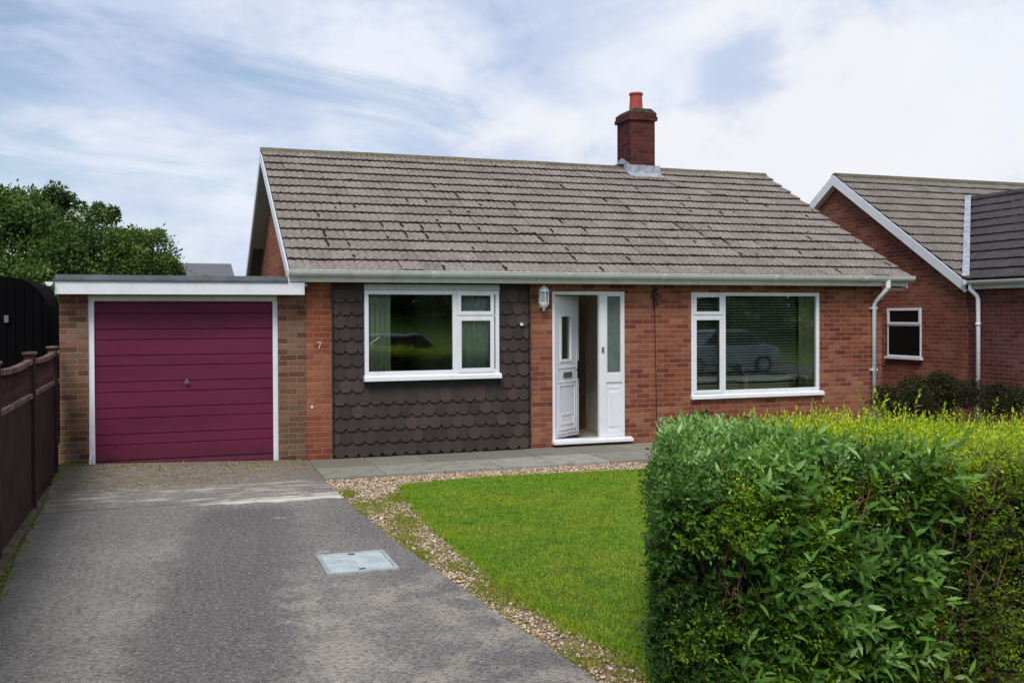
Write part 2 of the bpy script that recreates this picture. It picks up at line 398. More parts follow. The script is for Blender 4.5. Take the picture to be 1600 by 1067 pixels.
m, t, bs = new_mat('lawn_soil'); p = pos(t); M['lawn'] = m
base = t.mix(t.step(t.noise(p, 1.3, 5, .6), .35, .65), lin('#5a7420'), lin('#6a8426'))
base = t.mix(t.step(t.noise(p, 60, 5, .8), .4, .65), base, lin('#3a5410'))
t.link(base, bs.inputs['Base Color']); bs.inputs['Roughness'].default_value = .95; bump(t, bs, t.noise(p, 80, 5, .8), .9, .02)
m, t, bs = new_mat('grass_blades'); p = pos(t); M['blade'] = m
a = t.node('ShaderNodeAttribute', attribute_name='rnd').outputs['Fac']
base = t.ramp(a, [(0, lin('#658e1c')), (.45, lin('#82ae28')), (.8, lin('#9cc23e')), (1, lin('#cccc7c'))])
base = t.mix(t.math('MULTIPLY', t.step(t.noise(p, 1.1, 5, .65), .40, .62), .6), base, lin('#b0b83a'))
base = t.mix(t.math('MULTIPLY', t.step(t.noise(p, 4., 5, .7), .5, .66), .5), base, lin('#548012'))
t.link(base, bs.inputs['Base Color']); bs.inputs['Roughness'].default_value = .6; bs.inputs['Specular IOR Level'].default_value = .2
tr = t.node('ShaderNodeBsdfTranslucent'); t.link(base, tr.inputs[0]); mx = t.node('ShaderNodeMixShader'); mx.inputs[0].default_value = .3
t.link(bs.outputs[0], mx.inputs[1]); t.link(tr.outputs[0], mx.inputs[2]); t.link(mx.outputs[0], t.n['Material Output'].inputs[0])

M['stone'] = attr_mat('gravel_stone', [(0, '#7c6c60'), (.2, '#b09878'), (.4, '#d4ba9a'), (.6, '#c4a488'), (.8, '#e8d8c2'), (.92, '#b8aca2'), (1, '#f4ece0')], .85, 0)
M['gravelbed'] = simple('gravel_bed', '#a08c70', .95, .4, 70, 1., 60, h2='#6c5c48')
M['asphalt'] = simple('asphalt', '#4c4c4e', .9, .2, 20, .5, 90)
M['kerb'] = simple('kerb_concrete', '#8c8a84', .9, .2)
M['edging'] = simple('mossy_edging', '#6c6052', .95, .4, 7, .8, 50, h2='#47452c')
M['ground'] = simple('rough_ground', '#4e5a2c', .95, .4, 1.5, .6, 20, h2='#5c5038')
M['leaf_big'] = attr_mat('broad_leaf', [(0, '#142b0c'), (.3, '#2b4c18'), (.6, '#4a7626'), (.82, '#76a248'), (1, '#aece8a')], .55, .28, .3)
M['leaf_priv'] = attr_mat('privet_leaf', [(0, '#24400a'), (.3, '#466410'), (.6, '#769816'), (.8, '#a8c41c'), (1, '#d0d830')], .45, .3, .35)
M['leaf_brown'] = attr_mat('dead_leaf', [(0, '#2c1c10'), (.6, '#6a4426'), (1, '#96683a')], .8, .1)
M['leaf_tree'] = attr_mat('tree_leaf', [(0, '#1e320c'), (.4, '#3e5824'), (.7, '#5c7832'), (1, '#94a45e')], .5, .3, .35)
M['leaf_dark'] = attr_mat('dark_shrub_leaf', [(0, '#1a180c'), (.5, '#2e2e14'), (.8, '#40401c'), (1, '#5c5a28')], .6, .2)
M['leaf_weed'] = attr_mat('weed_leaf', [(0, '#566a1c'), (.5, '#86902c'), (1, '#b4b05a')], .6, .3)
M['debris'] = attr_mat('fallen_leaf', [(0, '#6c5834'), (.5, '#94804e'), (1, '#b6a36c')], .8, .1)
M['cover'] = simple('galvanised_cover', '#c6d0d2', .5, .2, 7, .2, 50, h2='#b0babc', metallic=.0)
M['coverframe'] = simple('cover_frame', '#b4bcbc', .6, .3)

# ------------------------------------------------------------------ ground, drive, lawn
def sheet(name, poly, z, mat, label=None, grid=None):
    b = MB(); b.face([(x, y, z) for x, y in poly]); o = b.build(name, mat, fix=False); return struct(o, label)
sheet('ground', [(-300, -300), (300, -300), (300, 400), (-300, 400)], -.09, M['ground'])
DRL = ([2., 4., 6.6, 9., 13.28], [-1.03, -1.05, -1.12, -1.24, -1.33]); DRR = ([2., 4.4, 4.75, 5.75, 6.9, 8.3, 9.6, 11., 13.28], [2.62, 2.20, 2.13, 2.02, 1.92, 1.80, 1.74, 1.70, 1.70])
def drive_z(x, y):      # the slab climbs a little to the left in front of the garage door
    k = np.clip((np.asarray(y)-11.2)/2., 0, 1); k = k*k*(3-2*k); return k*(.022+.082*np.clip((1.3-np.asarray(x))/2.6, 0, 1))*np.clip((1.70-np.asarray(x))/.2, 0, 1)
b = MB(); ny_, nx_ = 70, 24
for i in range(ny_+1):
    y = 2+11.28*i/ny_; l_ = np.interp(y, *DRL); r_ = np.interp(y, *DRR)+.008*math.sin(y*5)+.006*math.sin(y*13)
    r_ = min(r_, 1.705) if y > 11 else r_
    for j in range(nx_+1):
        x = l_+(r_-l_)*j/nx_; b.v.append((x, y, float(drive_z(x, y))))
    b.v.append((r_+.004, y, -.10)); b.v.append((l_-.004, y, -.10))
w_ = nx_+3
for i in range(ny_):
    for j in range(nx_+1): b.f.append((i*w_+j, i*w_+j+1, (i+1)*w_+j+1, (i+1)*w_+j))
    b.f.append((i*w_, (i+1)*w_, (i+1)*w_+nx_+2, i*w_+nx_+2))
struct(b.build('driveway', M['drive'], fix=False), 'grey exposed aggregate concrete drive leading to the garage')
sheet('gravel_bed', [(1.60, 2.), (9.5, 2.), (9.5, 11.9), (1.60, 11.9)], -.05, M['gravelbed'], 'buff gravel bed between drive, path and lawn')
sheet('soil', [(2.25, 3.3), (9.4, 3.3), (9.4, 5.6), (2.75, 5.6)], -.018, M['soil'], 'bare soil under the foreground hedges')
# lawn with a soft raised turf edge
LP = [(2.52, 4.2), (2.55, 5.1), (2.38, 5.65), (2.32, 6.7), (2.33, 7.6), (2.34, 8.5), (2.40, 9.8), (2.48, 10.7), (2.56, 11.05), (3.6, 11.22), (5.5, 11.08), (13., 11.0), (13., 4.2)]
b = MB(); b.prism(LP, 'z', -.08, -.022)
struct(b.build('lawn', M['lawn']), 'short mown green lawn between gravel and hedge')
def inpoly(x, y, poly):
    r = np.zeros(len(x), bool); n = len(poly)
    for i in range(n):
        x0, y0 = poly[i]; x1, y1 = poly[(i+1) % n]
        c = ((y0 > y) != (y1 > y)) & (x < (x1-x0)*(y-y0)/(y1-y0+1e-12)+x0); r ^= c
    return r
N = 330000
gx = rng.uniform(2.25, 7.6, N); gy = 4.3+rng.uniform(0, 1, N)**1.25*7.0
k = inpoly(gx+rng.normal(0, .045, N)+.03*np.sin(gy*7)+.02*np.sin(gy*17), gy+rng.normal(0, .03, N), LP) & (gx < gy*.58+.8); gx, gy = gx[k], gy[k]; n = len(gx)
h = rng.uniform(.010, .028, n); w = rng.uniform(.0025, .0048, n)*(1+gy*.06); an = rng.uniform(0, 6.28, n); le = rng.normal(0, .016, (n, 2))
B0 = np.stack([gx-np.cos(an)*w, gy-np.sin(an)*w, np.full(n, -.03)], 1); B1 = np.stack([gx+np.cos(an)*w, gy+np.sin(an)*w, np.full(n, -.03)], 1)
TP = np.stack([gx+le[:, 0], gy+le[:, 1], -.025+h], 1)
struct(tri_obj('lawn_grass', np.stack([B0, B1, TP], 1).reshape(-1, 3), np.arange(3*n).reshape(-1, 3), M['blade'], rnd=np.repeat(rng.beta(2, 2.4, n), 3)), 'short green grass blades of the front lawn', 'stuff')

# gravel stones
def stones(x, y, z0, smin, smax):
    n = len(x); s = rng.uniform(smin, smax, n)
    base = np.array([(1,0,0),(0,1,0),(-1,0,0),(0,-1,0),(0,0,.7),(0,0,-.7),(.6,.6,.35),(-.6,-.55,.3)])
    V = base[None]*s[:, None, None]*rng.uniform(.65, 1.3, (n, 8, 1)); a = rng.uniform(0, 6.28, n)
    c, d = np.cos(a)[:, None], np.sin(a)[:, None]; V = np.stack([V[..., 0]*c-V[..., 1]*d, V[..., 0]*d+V[..., 1]*c, V[..., 2]], -1)
    V = V+np.stack([x, y, z0+s*.25+rng.uniform(0, .012, n)], 1)[:, None]
    f = np.array([(0,6,4),(6,1,4),(1,2,4),(2,7,4),(7,3,4),(3,0,4),(0,1,6),(2,3,7),(1,0,5),(2,1,5),(3,2,5),(0,3,5)])
    T = (f[None]+(np.arange(n)*8)[:, None, None]).reshape(-1, 3); return V.reshape(-1, 3), T, np.repeat(rng.uniform(0, 1, n), 8)
N = 70000
x = rng.uniform(1.65, 8.5, N); y = rng.uniform(4.3, 11.8, N)
right = np.interp(y, [4.3, 5.1, 5.65, 6.7, 8.5, 9.8, 10.7, 11.05], [2.55, 2.56, 2.40, 2.34, 2.36, 2.42, 2.5, 2.6])
left = np.interp(y, [4.4, 4.75, 5.75, 6.9, 8.3, 9.6, 11.], [2.2, 2.13, 2.02, 1.92, 1.80, 1.74, 1.70])
k = ((x < right) & (x > left-.03)) | (y > 11.08); x, y = x[k], y[k]
# thin where the weeds have taken over
struct(tri_obj('gravel', *(lambda a: (a[0], a[1]))(stones(x, y, -.05, .007, .017)), M['stone'], rnd=np.repeat(rng.uniform(0, 1, len(x)), 8)), 'loose buff and pink gravel along drive and path', 'stuff')
# a few stones kicked onto the drive edge
# weeds in gravel
cent = [(1.95, 10.1, .22, .5), (2.1, 9.2, .2, .4), (1.95, 8.2, .16, .5), (1.88, 7.9, .1, .3), (2.15, 6.65, .16, .45), (2.3, 6.5, .1, .3), (2.2, 5.0, .14, .35), (2.4, 4.9, .12, .3), (2.3, 10.4, .15, .3), (1.85, 10.7, .1, .3), (2.1, 7.2, .1, .3), (1.78, 9.0, .05, .8), (2.05, 5.5, .04, .4)]
P = []
for cx, cy, sx, sy in cent:
    q = int(7500*math.sqrt(sx*sy)); P.append(np.stack([rng.normal(cx, sx*.55, q), rng.normal(cy, sy*.6, q), np.full(q, -.035)], 1))
P = np.concatenate(P); P = P[vnoise(P, 9, 77) > -.25]; xl = np.interp(P[:, 1], [4.4, 4.75, 5.75, 6.9, 8.3, 9.6, 11.], [2.2, 2.13, 2.02, 1.92, 1.80, 1.74, 1.70]); P = P[P[:, 0] > xl-.01]
n = len(P); D = norm(rand_unit(n)*.8+np.array([0, 0, .8]))
V, T, R = leaves(P, D, rand_unit(n), rng.uniform(.012, .035, n), rng.uniform(.004, .010, n), LEAF_S, rng.uniform(.2, 1, n))
struct(tri_obj('gravel_weeds', V, T, M['leaf_weed'], rnd=R), 'low yellowish green weeds growing through the gravel strip', 'stuff')
# lawn edge overhanging tufts
ey = rng.uniform(4.6, 11., 9000); ex = np.interp(ey, [4.3, 5.1, 5.65, 6.7, 8.5, 9.8, 10.7, 11.05], [2.54, 2.56, 2.39, 2.32, 2.34, 2.41, 2.49, 2.58])+rng.normal(0, .045, 9000)-.015
fx = rng.uniform(2.5, 7, 5000); fy = np.interp(fx, [2.5, 3.6, 5.5, 9.2], [11.05, 11.22, 11.08, 11.])+rng.normal(0, .02, 5000)
P = np.stack([np.concatenate([ex, fx]), np.concatenate([ey, fy]), np.full(14000, -.04)], 1); n = len(P)
D = norm(rand_unit(n)*.6+np.array([-.15, 0, .8]))
V, T, R = leaves(P, D, rand_unit(n), rng.uniform(.03, .065, n), rng.uniform(.004, .008, n), LEAF_S, rng.beta(2, 3, n))
struct(tri_obj('lawn_edge_grass', V, T, M['blade'], rnd=R), 'longer grass fringe along the lawn edge', 'stuff')

# path of slabs
slabV, slabT = MB(), []
pb = MB(); rr = []
xs = 1.72
while xs < 11.2:
    for (y0, y1) in ((11.78, 12.52), (12.53, 13.27)):
        dz = random.uniform(-.004, .003); w = .745
        pb.box(xs, min(xs+w, 11.25), y0, y1, -.065, 0.0+dz); rr += [random.uniform(0, .5) if y0 > 12.5 else random.uniform(.45, 1)]*8
    xs += .755
pb.box(1.71, 11.24, 11.80, 13.28, -.085, -.012); rr += [0.]*8
po = pb.build('path', M['slab'], bevel=.004); a = po.data.attributes.new('rnd', 'FLOAT', 'POINT'); a.data.foreach_set('value', rr)
struct(po, 'grey concrete slab path running along the front wall')
# soil strip left of drive, with a low concrete edging
sheet('soil_strip', [(-1.33, 2.0), (-1.0, 2.0), (-1.04, 4.), (-1.10, 6.6), (-1.22, 9.), (-1.31, 13.2), (-1.33, 13.2)], .006, M['soil'])
b = MB(); b.prism([(-1.30, 2), (-1.22, 2), (-1.17, 6.6), (-1.255, 9.), (-1.30, 12.), (-1.33, 12.)], 'z', -.05, .05)
struct(b.build('kerb', M['edging']), 'low concrete edging along the foot of the brown fence')
# debris and weeds along the garage foot and fence foot
n = 1500; P = np.stack([rng.uniform(-1.25, 1.65, n), 13.22-np.abs(rng.normal(0, .35, n)), np.full(n, .004)], 1)
k = (P[:, 1] < 12.9) | (rng.uniform(size=n) < .8); P = P[k]
nn = 500; P2 = np.stack([rng.normal(.0, .7, nn), rng.normal(12.2, .28, nn), np.full(nn, .004)], 1); P = np.concatenate([P, P2]); P = P[(P[:, 0] > -1.2) & (P[:, 0] < 1.66) & (P[:, 1] < 13.24)]
P[:, 2] += drive_z(P[:, 0], P[:, 1]); n = len(P); D = rand_unit(n); D[:, 2] *= .15
V, T, R = leaves(P, D, norm(np.array([0, 0, 1.])+rand_unit(n)*.3), rng.uniform(.015, .045, n), rng.uniform(.008, .022, n), LEAF_S, rng.uniform(0, 1, n))
struct(tri_obj('fallen_leaves', V, T, M['debris'], rnd=R), 'dry leaf litter scattered in front of the garage door', 'stuff')
n = 2600; yy = rng.uniform(3.5, 13.2, n)
P = np.stack([np.interp(yy, [3.5, 6.6, 9., 13.2], [-1.06, -1.12, -1.24, -1.31])+rng.normal(0, .03, n), yy, np.full(n, .003)], 1)
nq = 700; P = np.concatenate([P, np.stack([rng.uniform(-1.3, -1.02, nq), rng.normal(13.2, .05, nq), np.full(nq, .003)], 1), np.stack([rng.uniform(2.0, 4.9, 160), rng.normal(13.235, .012, 160), np.full(160, .0)], 1)]); P = P[P[:, 1] < 13.26]
P = P[vnoise(P, 3., 3) > -.1]; P[:, 2] += np.where(P[:, 0] < 1.7, drive_z(P[:, 0], P[:, 1]), 0); n = len(P)
V, T, R = leaves(P, norm(rand_unit(n)*.9+np.array([0, 0, .6])), rand_unit(n), rng.uniform(.015, .04, n), rng.uniform(.006, .014, n), LEAF_S, rng.uniform(0, .8, n))
struct(tri_obj('edge_moss', V, T, M['leaf_weed'], rnd=R), 'moss and small weeds along drive edge and wall foot', 'stuff')

# manhole cover
mh = empty('manhole_cover', (1.35, 7.65, 0), 'pale grey rectangular steel inspection cover set in the concrete drive', 'manhole cover')
b = MB()
x0, x1, y0, y1 = 1.085, 1.635, 7.33, 7.95
for q in ((x0, x1, y0, y0+.03), (x0, x1, y1-.03, y1), (x0, x0+.03, y0+.03, y1-.03), (x1-.03, x1, y0+.03, y1-.03)): b.box(*q, -.01, .012)
b.build('cover_frame', M['coverframe'], mh)
b = MB(); b.box(x0+.034, x1-.034, y0+.034, y1-.034, -.01, .009)
for i in range(10):
    for j in range(11):
        cx = x0+.07+i*.0455; cy = y0+.07+j*.048
        if (i+j) % 2: b.box(cx-.012, cx+.012, cy-.004, cy+.004, .0085, .0125)
        else: b.box(cx-.004, cx+.004, cy-.012, cy+.012, .0085, .0125)
b.build('cover_plate', M['cover'], mh)
for cx, cy in ((1.36, 7.40), (1.36, 7.88)):
    b = MB(); b.box(cx-.025, cx+.025, cy-.012, cy+.012, .008, .0135); b.build('lifting_slot', M['rubber'], mh)

# street behind the camera (seen only in the window glass)
sheet('pavement', [(-60, .2), (60, .2), (60, 2.), (-60, 2.)], -.02, M['kerb'])
sheet('road', [(-60, -6.5), (60, -6.5), (60, 0.05), (-60, 0.05)], -.06, M['asphalt'])

b = MB(); b.face([(-60, -6.55, -.05), (60, -6.55, -.05), (60, -9, .5), (-60, -9, .5)]); b.face([(-60, -9, .5), (60, -9, .5), (60, -18, 2.4), (-60, -18, 2.4)]); b.face([(-60, -18, 2.4), (60, -18, 2.4), (60, -60, 2.6), (-60, -60, 2.6)])
struct(b.build('grass_bank', M['lawn']), 'grassy bank rising on the far side of the street')
# ------------------------------------------------------------------ tiled roof generator
def tiled(name, O, U, Vv, length, slope, gauge, mat, parent, u_lim=None, tilew=.3, seed=1, A=.014, lip=.040, jitter=1., cols=16, rolls=3):
    """O eave start, U along the eave, Vv up the slope (unit vectors); wavy interlocking tiles, one mesh"""
    r = np.random.default_rng(seed); O = np.array(O, float); U = np.array(U, float); Vv = np.array(Vv, float); Nn = np.cross(U, Vv); Nn /= np.linalg.norm(Nn)
    if Nn[2] < 0: Nn = -Nn
    ncs = int(math.ceil(slope/gauge)); Vs, Ts, Rs = [], [], []; b = 0
    prof_u = np.linspace(0, 1, cols); prof = A*(np.abs(np.sin(prof_u*math.pi*rolls))**.8)
    for c in range(ncs):
        v0 = c*gauge; v1 = min(slope, v0+gauge+.02)
        lo, hi = (0, length) if u_lim is None else u_lim(v0+gauge*.5)
        k0 = int(math.floor(lo/tilew)); k1 = int(math.ceil(hi/tilew))
        for k in range(k0, k1):
            ua, ub = max(lo, k*tilew), min(hi, (k+1)*tilew)
            if ub-ua < .01: continue
            rn = r.uniform(0, 1); dv = r.normal(0, .0035)*jitter; dh = r.uniform(-.002, .002)*jitter; ti = r.normal(0, .002)*jitter
            if r.uniform() < .035*jitter: dv += r.choice([-1, 1])*.018; dh += .006
            us = ua+(ub-ua)*prof_u*(1-.008)
            ht = prof+dh+ti*(prof_u-.5)*2
            rows = [(v0+dv+.045, np.zeros(cols)+.0), (v0+dv, ht+lip-.004), (v0+dv+.006, ht+lip), (v1+dv, ht*.9+.004)]
            for (vv, hh) in rows:
                Vs.append(O[None]+us[:, None]*U+vv*Vv+hh[:, None]*Nn)
            for ri in range(3):
                for q in range(cols-1):
                    i0 = b+ri*cols+q; i1 = i0+1; j0 = i0+cols; j1 = j0+1
                    Ts += [(i0, i1, j1), (i0, j1, j0)]
            Rs.append(np.full(cols*4, rn)); b += cols*4
    V = np.concatenate(Vs); T = np.array(Ts); R = np.concatenate(Rs)
    return tri_obj(name, V, T, mat, parent, rnd=R, smooth=False)

# ------------------------------------------------------------------ the bungalow
H = empty('bungalow', (6.4, 13.3, 0), 'red brick bungalow with grey tiled roof, dark hung tiles and open white front door', 'house')
FY = 13.3
def wall_open(x0, x1, z0, z1, y0, y1, ops):
    """wall slab in the xz plane with openings (x0,x1,z0,z1), no inner faces"""
    b = MB(); xs = sorted({x0, x1, *[o[0] for o in ops], *[o[1] for o in ops]}); zs = sorted({z0, z1, *[o[2] for o in ops], *[o[3] for o in ops]})
    def solid(i, j):
        if i < 0 or j < 0 or i >= len(xs)-1 or j >= len(zs)-1: return False
        cx, cz = (xs[i]+xs[i+1])/2, (zs[j]+zs[j+1])/2
        return not any(o[0] < cx < o[1] and o[2] < cz < o[3] for o in ops)
    for i in range(len(xs)-1):
        for j in range(len(zs)-1):
            if not solid(i, j): continue
            a, c, d, e = xs[i], xs[i+1], zs[j], zs[j+1]
            b.face([(a, y0, d), (c, y0, d), (c, y0, e), (a, y0, e)]); b.face([(a, y1, d), (a, y1, e), (c, y1, e), (c, y1, d)])
            if not solid(i-1, j): b.face([(a, y0, d), (a, y0, e), (a, y1, e), (a, y1, d)])
            if not solid(i+1, j): b.face([(c, y0, d), (c, y1, d), (c, y1, e), (c, y0, e)])
            if not solid(i, j-1): b.face([(a, y0, d), (a, y1, d), (c, y1, d), (c, y0, d)])
            if not solid(i, j+1): b.face([(a, y0, e), (c, y0, e), (c, y1, e), (a, y1, e)])
    return b
W1 = (2.50, 4.42, 1.06, 2.36); DR = (5.27, 6.445, .05, 2.295); W2 = (7.58, 9.935, .63, 2.285)
b = wall_open(2.055, 11.18, -.1, 2.42, FY, FY+.28, [W1, DR, W2])
b.build('front_wall', M['brick'], H, fix=False)
b = MB(); b.box(1.70, 2.05, FY-.004, FY+.28, -.1, 2.42); b.build('brick_pier', M['brick_o'], H)
# side and back walls with gables
RZ, RY, EZ, EY = 4.775, 17.187, 2.52, 13.0
BY = 21.07
gp = [(FY+.284, -.1), (BY, -.1), (BY, 2.42), (RY, RZ-.16), (FY+.284, 2.66)]
b = MB(); b.prism(gp, 'x', 1.70, 1.95); b.build('gable_wall', M['brick_o'], H)
b = MB(); b.prism(gp, 'x', 10.93, 11.18); b.build('gable_wall', M['brick'], H)
RW = [(2.1, 4.3, .2, 2.35), (5.15, 6.45, .1, 2.35), (7.2, 10.7, .1, 2.35)]  # unseen rear openings, added to let more daylight into the rooms
wall_open(1.955, 10.925, -.1, 2.5, BY-.25, BY-.003, RW).build('rear_wall', M['brick'], H, fix=False)
for x_a, x_b, z_a, z_b in RW:
    b = MB(); b.box(x_a, x_b, BY-.13, BY-.12, z_a, z_b); b.build('added_rear_pane', M['glass'], H)
# interior
b = MB(); b.box(1.96, 10.92, FY+.285, BY-.26, -.1, .04); b.build('floor', M['carpet'], H)
b = MB(); b.box(1.96, 10.92, FY+.285, BY-.26, 2.40, 2.46); b.build('ceiling', M['plaster'], H)
for q in ((4.98, 5.08), (6.52, 6.61)):
    b = MB(); b.box(*q, FY+.285, 20.7, .045, 2.395); b.build('interior_wall', M['plaster'], H)
b = MB(); b.box(6.47, 6.515, 14.82, 15.6, .045, 2.05); b.build('inner_door', M['doorwood'], H)

# roof
sl = Vector((0, RY-EY, RZ-EZ)); SL = sl.length; sv = tuple(sl/SL)
roof = MB(); roof.prism([(EY+.02, EZ-.02), (RY, RZ-.03), (2*RY-EY-.02, EZ-.02), (2*RY-EY-.3, EZ-.10), (RY, RZ-.16), (EY+.3, EZ-.0)], 'x', 1.50, 11.46)
roof = roof.build('roof', M['felt'], H)
tiled('roof_tiles', (1.46, EY-.03, EZ+.0), (1, 0, 0), sv, 10.03, SL, .34, M['tile'], roof, seed=5)
tiled('roof_tiles', (1.46, 2*RY-EY+.03, EZ+.0), (1, 0, 0), (0, -sv[1], sv[2]), 10.03, SL, .34, M['tile'], roof, seed=6, cols=4)
b = MB(); n = 22; Lr = 10.05/n; rr = []
for i in range(n):
    a0 = 1.45+i*Lr; dz = random.uniform(-.004, .004)
    prof = [(RY+.135*math.cos(a), RZ-.055+dz+.115*math.sin(a)) for a in np.linspace(-.1, math.pi+.1, 9)]
    b.prism(prof, 'x', a0, a0+Lr-.012); rr += [random.random()]*18
o = b.build('ridge_tiles', M['ridge'], roof); a = o.data.attributes.new('rnd', 'FLOAT', 'POINT'); a.data.foreach_set('value', rr)
b = MB(); b.prism([(RY+.125*math.cos(a), RZ-.06+.103*math.sin(a)) for a in np.linspace(-.1, math.pi+.1, 9)], 'x', 1.47, 11.48); b.build('ridge_mortar', M['mossy'], roof)
# moss clumps in the tile laps
n = 1300; gu = rng.uniform(1.5, 11.4, n); gc = rng.integers(1, 14, n)
dens = vnoise(np.stack([gu, gc*.3, gu*0], 1), 1.1, 9); k = (dens+.5*np.exp(-((gc-5)/4.)**2) > rng.uniform(-.4, 1.5, n)); gu, gc = gu[k], gc[k]
P = np.array([0, EY-.03, EZ])+gu[:, None]*np.array([1, 0, 0])+(gc*.34+rng.normal(-.012, .012, len(gu)))[:, None]*np.array(sv)
P[:, 2] += .043
# moss also fills some of the upright joints between tiles
JP = []
for i in range(85):
    u_ = 1.46+.3*random.randint(1, 33); c_ = min(13, max(0, int(random.gauss(5, 3.2))))
    if abs(u_-6.2) > 4.2 and random.random() < .6: continue
    a0 = random.uniform(0, .5)
    for q in np.arange(a0, min(1, a0+random.uniform(.2, .8)), .06):
        vv = (c_+q)*.34; JP.append((u_+random.gauss(0, .006), EY-.03+vv*sv[1], EZ+vv*sv[2]+.045*(1-.5*q)))
P = np.concatenate([P, np.array(JP)])
V, T, R = stones(P[:, 0], P[:, 1], P[:, 2]-.008, .008, .026)
tri_obj('moss_clumps', V, T, M['moss'], roof)
# gutter, fascia, soffit, barge boards
b = MB(); prof = [(13.0+.062*math.cos(a), 2.545+.075*math.sin(a)) for a in np.linspace(math.pi, 2*math.pi, 11)]+[(13.0+.056*math.cos(a), 2.545+.068*math.sin(a)) for a in np.linspace(2*math.pi, math.pi, 11)]
b.prism([(p[0]+.005, p[1]) for p in prof], 'x', 1.44, 11.56)
b.box(1.44, 11.56, 12.938, 12.948, 2.543, 2.556)
gut = b.build('gutter', M['gutter'], H)
for xx in (3.4, 5.4, 6.94, 8.9, 10.6):
    b = MB(); b.prism([(13.005+.069*math.cos(a), 2.543+.082*math.sin(a)) for a in np.linspace(math.pi-.15, 2*math.pi, 9)], 'x', xx-.03, xx+.03); b.build('gutter_joint', M['gutter'], gut)
b = MB(); b.box(1.46, 11.48, 13.075, 13.10, 2.395, 2.53); b.build('fascia', M['gutter'], H)
b = MB(); b.box(1.66, 11.3, 13.104, FY-.002, 2.400, 2.412); b.build('soffit', M['trim'], H)
def barge(x, t0):
    b = MB()
    for sgn in (1, -1):
        y0, y1 = (EY+.06, RY) if sgn == 1 else (2*RY-EY-.06, RY)
        z0 = EZ-.02+(RZ-EZ)*.06/(RY-EY)
        b.prism([(y0, z0), (y1, RZ-.02), (y1, RZ-.20), (y0, z0-.17)][::sgn], 'x', x-.012, x+.012)
    return b
barge(1.452, 0).build('bargeboard', M['pvc'], H); barge(11.49, 0).build('bargeboard', M['pvc'], H)
for xa, xb in ((1.466, 1.70), (11.18, 11.476)):
    b = MB()
    for sgn in (1, -1):
        y0 = EY+.1 if sgn == 1 else 2*RY-EY-.1
        b.prism([(y0, EZ-.17), (RY, RZ-.185), (RY, RZ-.20), (y0, EZ-.185)], 'x', xa, xb)
    b.build('verge_soffit', simple('grey_soffit', '#a2a29a', .8, .1), H)

# chimney
ch = MB(); ch.box(8.28, 8.80, 16.82, 17.40, 4.3, 5.66); ch = ch.build('chimney', M['brick_c'], H)
b = MB(); b.box(8.24, 8.84, 16.78, 17.44, 5.66, 5.735); b.box(8.255, 8.825, 16.795, 17.425, 5.735, 5.81)
b.build('corbel_course', M['brick_c'], ch)
b = MB(); b.prism([(8.26, 5.812), (8.82, 5.812), (8.72, 5.885), (8.36, 5.885)], 'y', 16.80, 17.42); b.build('flaunching', M['mossy'], ch)
b = MB()
cx, cy = 8.54, 17.1; prof = [(.135, 5.86), (.13, 5.95), (.118, 6.18), (.12, 6.19), (.135, 6.195), (.135, 6.235), (.10, 6.24), (.095, 5.95)]
nn = 20; base = 0
for r_, z_ in prof:
    for k in range(nn): b.v.append((cx+r_*math.cos(6.2832*k/nn), cy+r_*math.sin(6.2832*k/nn), z_))
for i in range(len(prof)-1):
    for k in range(nn): b.f.append((i*nn+k, i*nn+(k+1) % nn, (i+1)*nn+(k+1) % nn, (i+1)*nn+k))
b.build('chimney_pot', M['pot'], ch, smooth=True)
b = MB(); b.prism([(16.62, 4.535), (16.81, 4.64), (16.81, 4.80), (16.795, 4.80), (16.79, 4.655), (16.615, 4.555)], 'x', 8.2, 8.9)
for s_, x_ in ((-1, 8.272), (1, 8.808)):
    b.prism([(16.83, 4.64), (17.19, 4.80), (17.39, 4.74), (17.39, 4.92), (17.19, 4.98), (16.83, 4.82)], 'x', x_-.006, x_+.006)
    b.box(min(x_, x_+s_*.10), max(x_, x_+s_*.10), 17.05, 17.34, 4.845, 4.862)
b.build('flashing', M['lead'], ch)

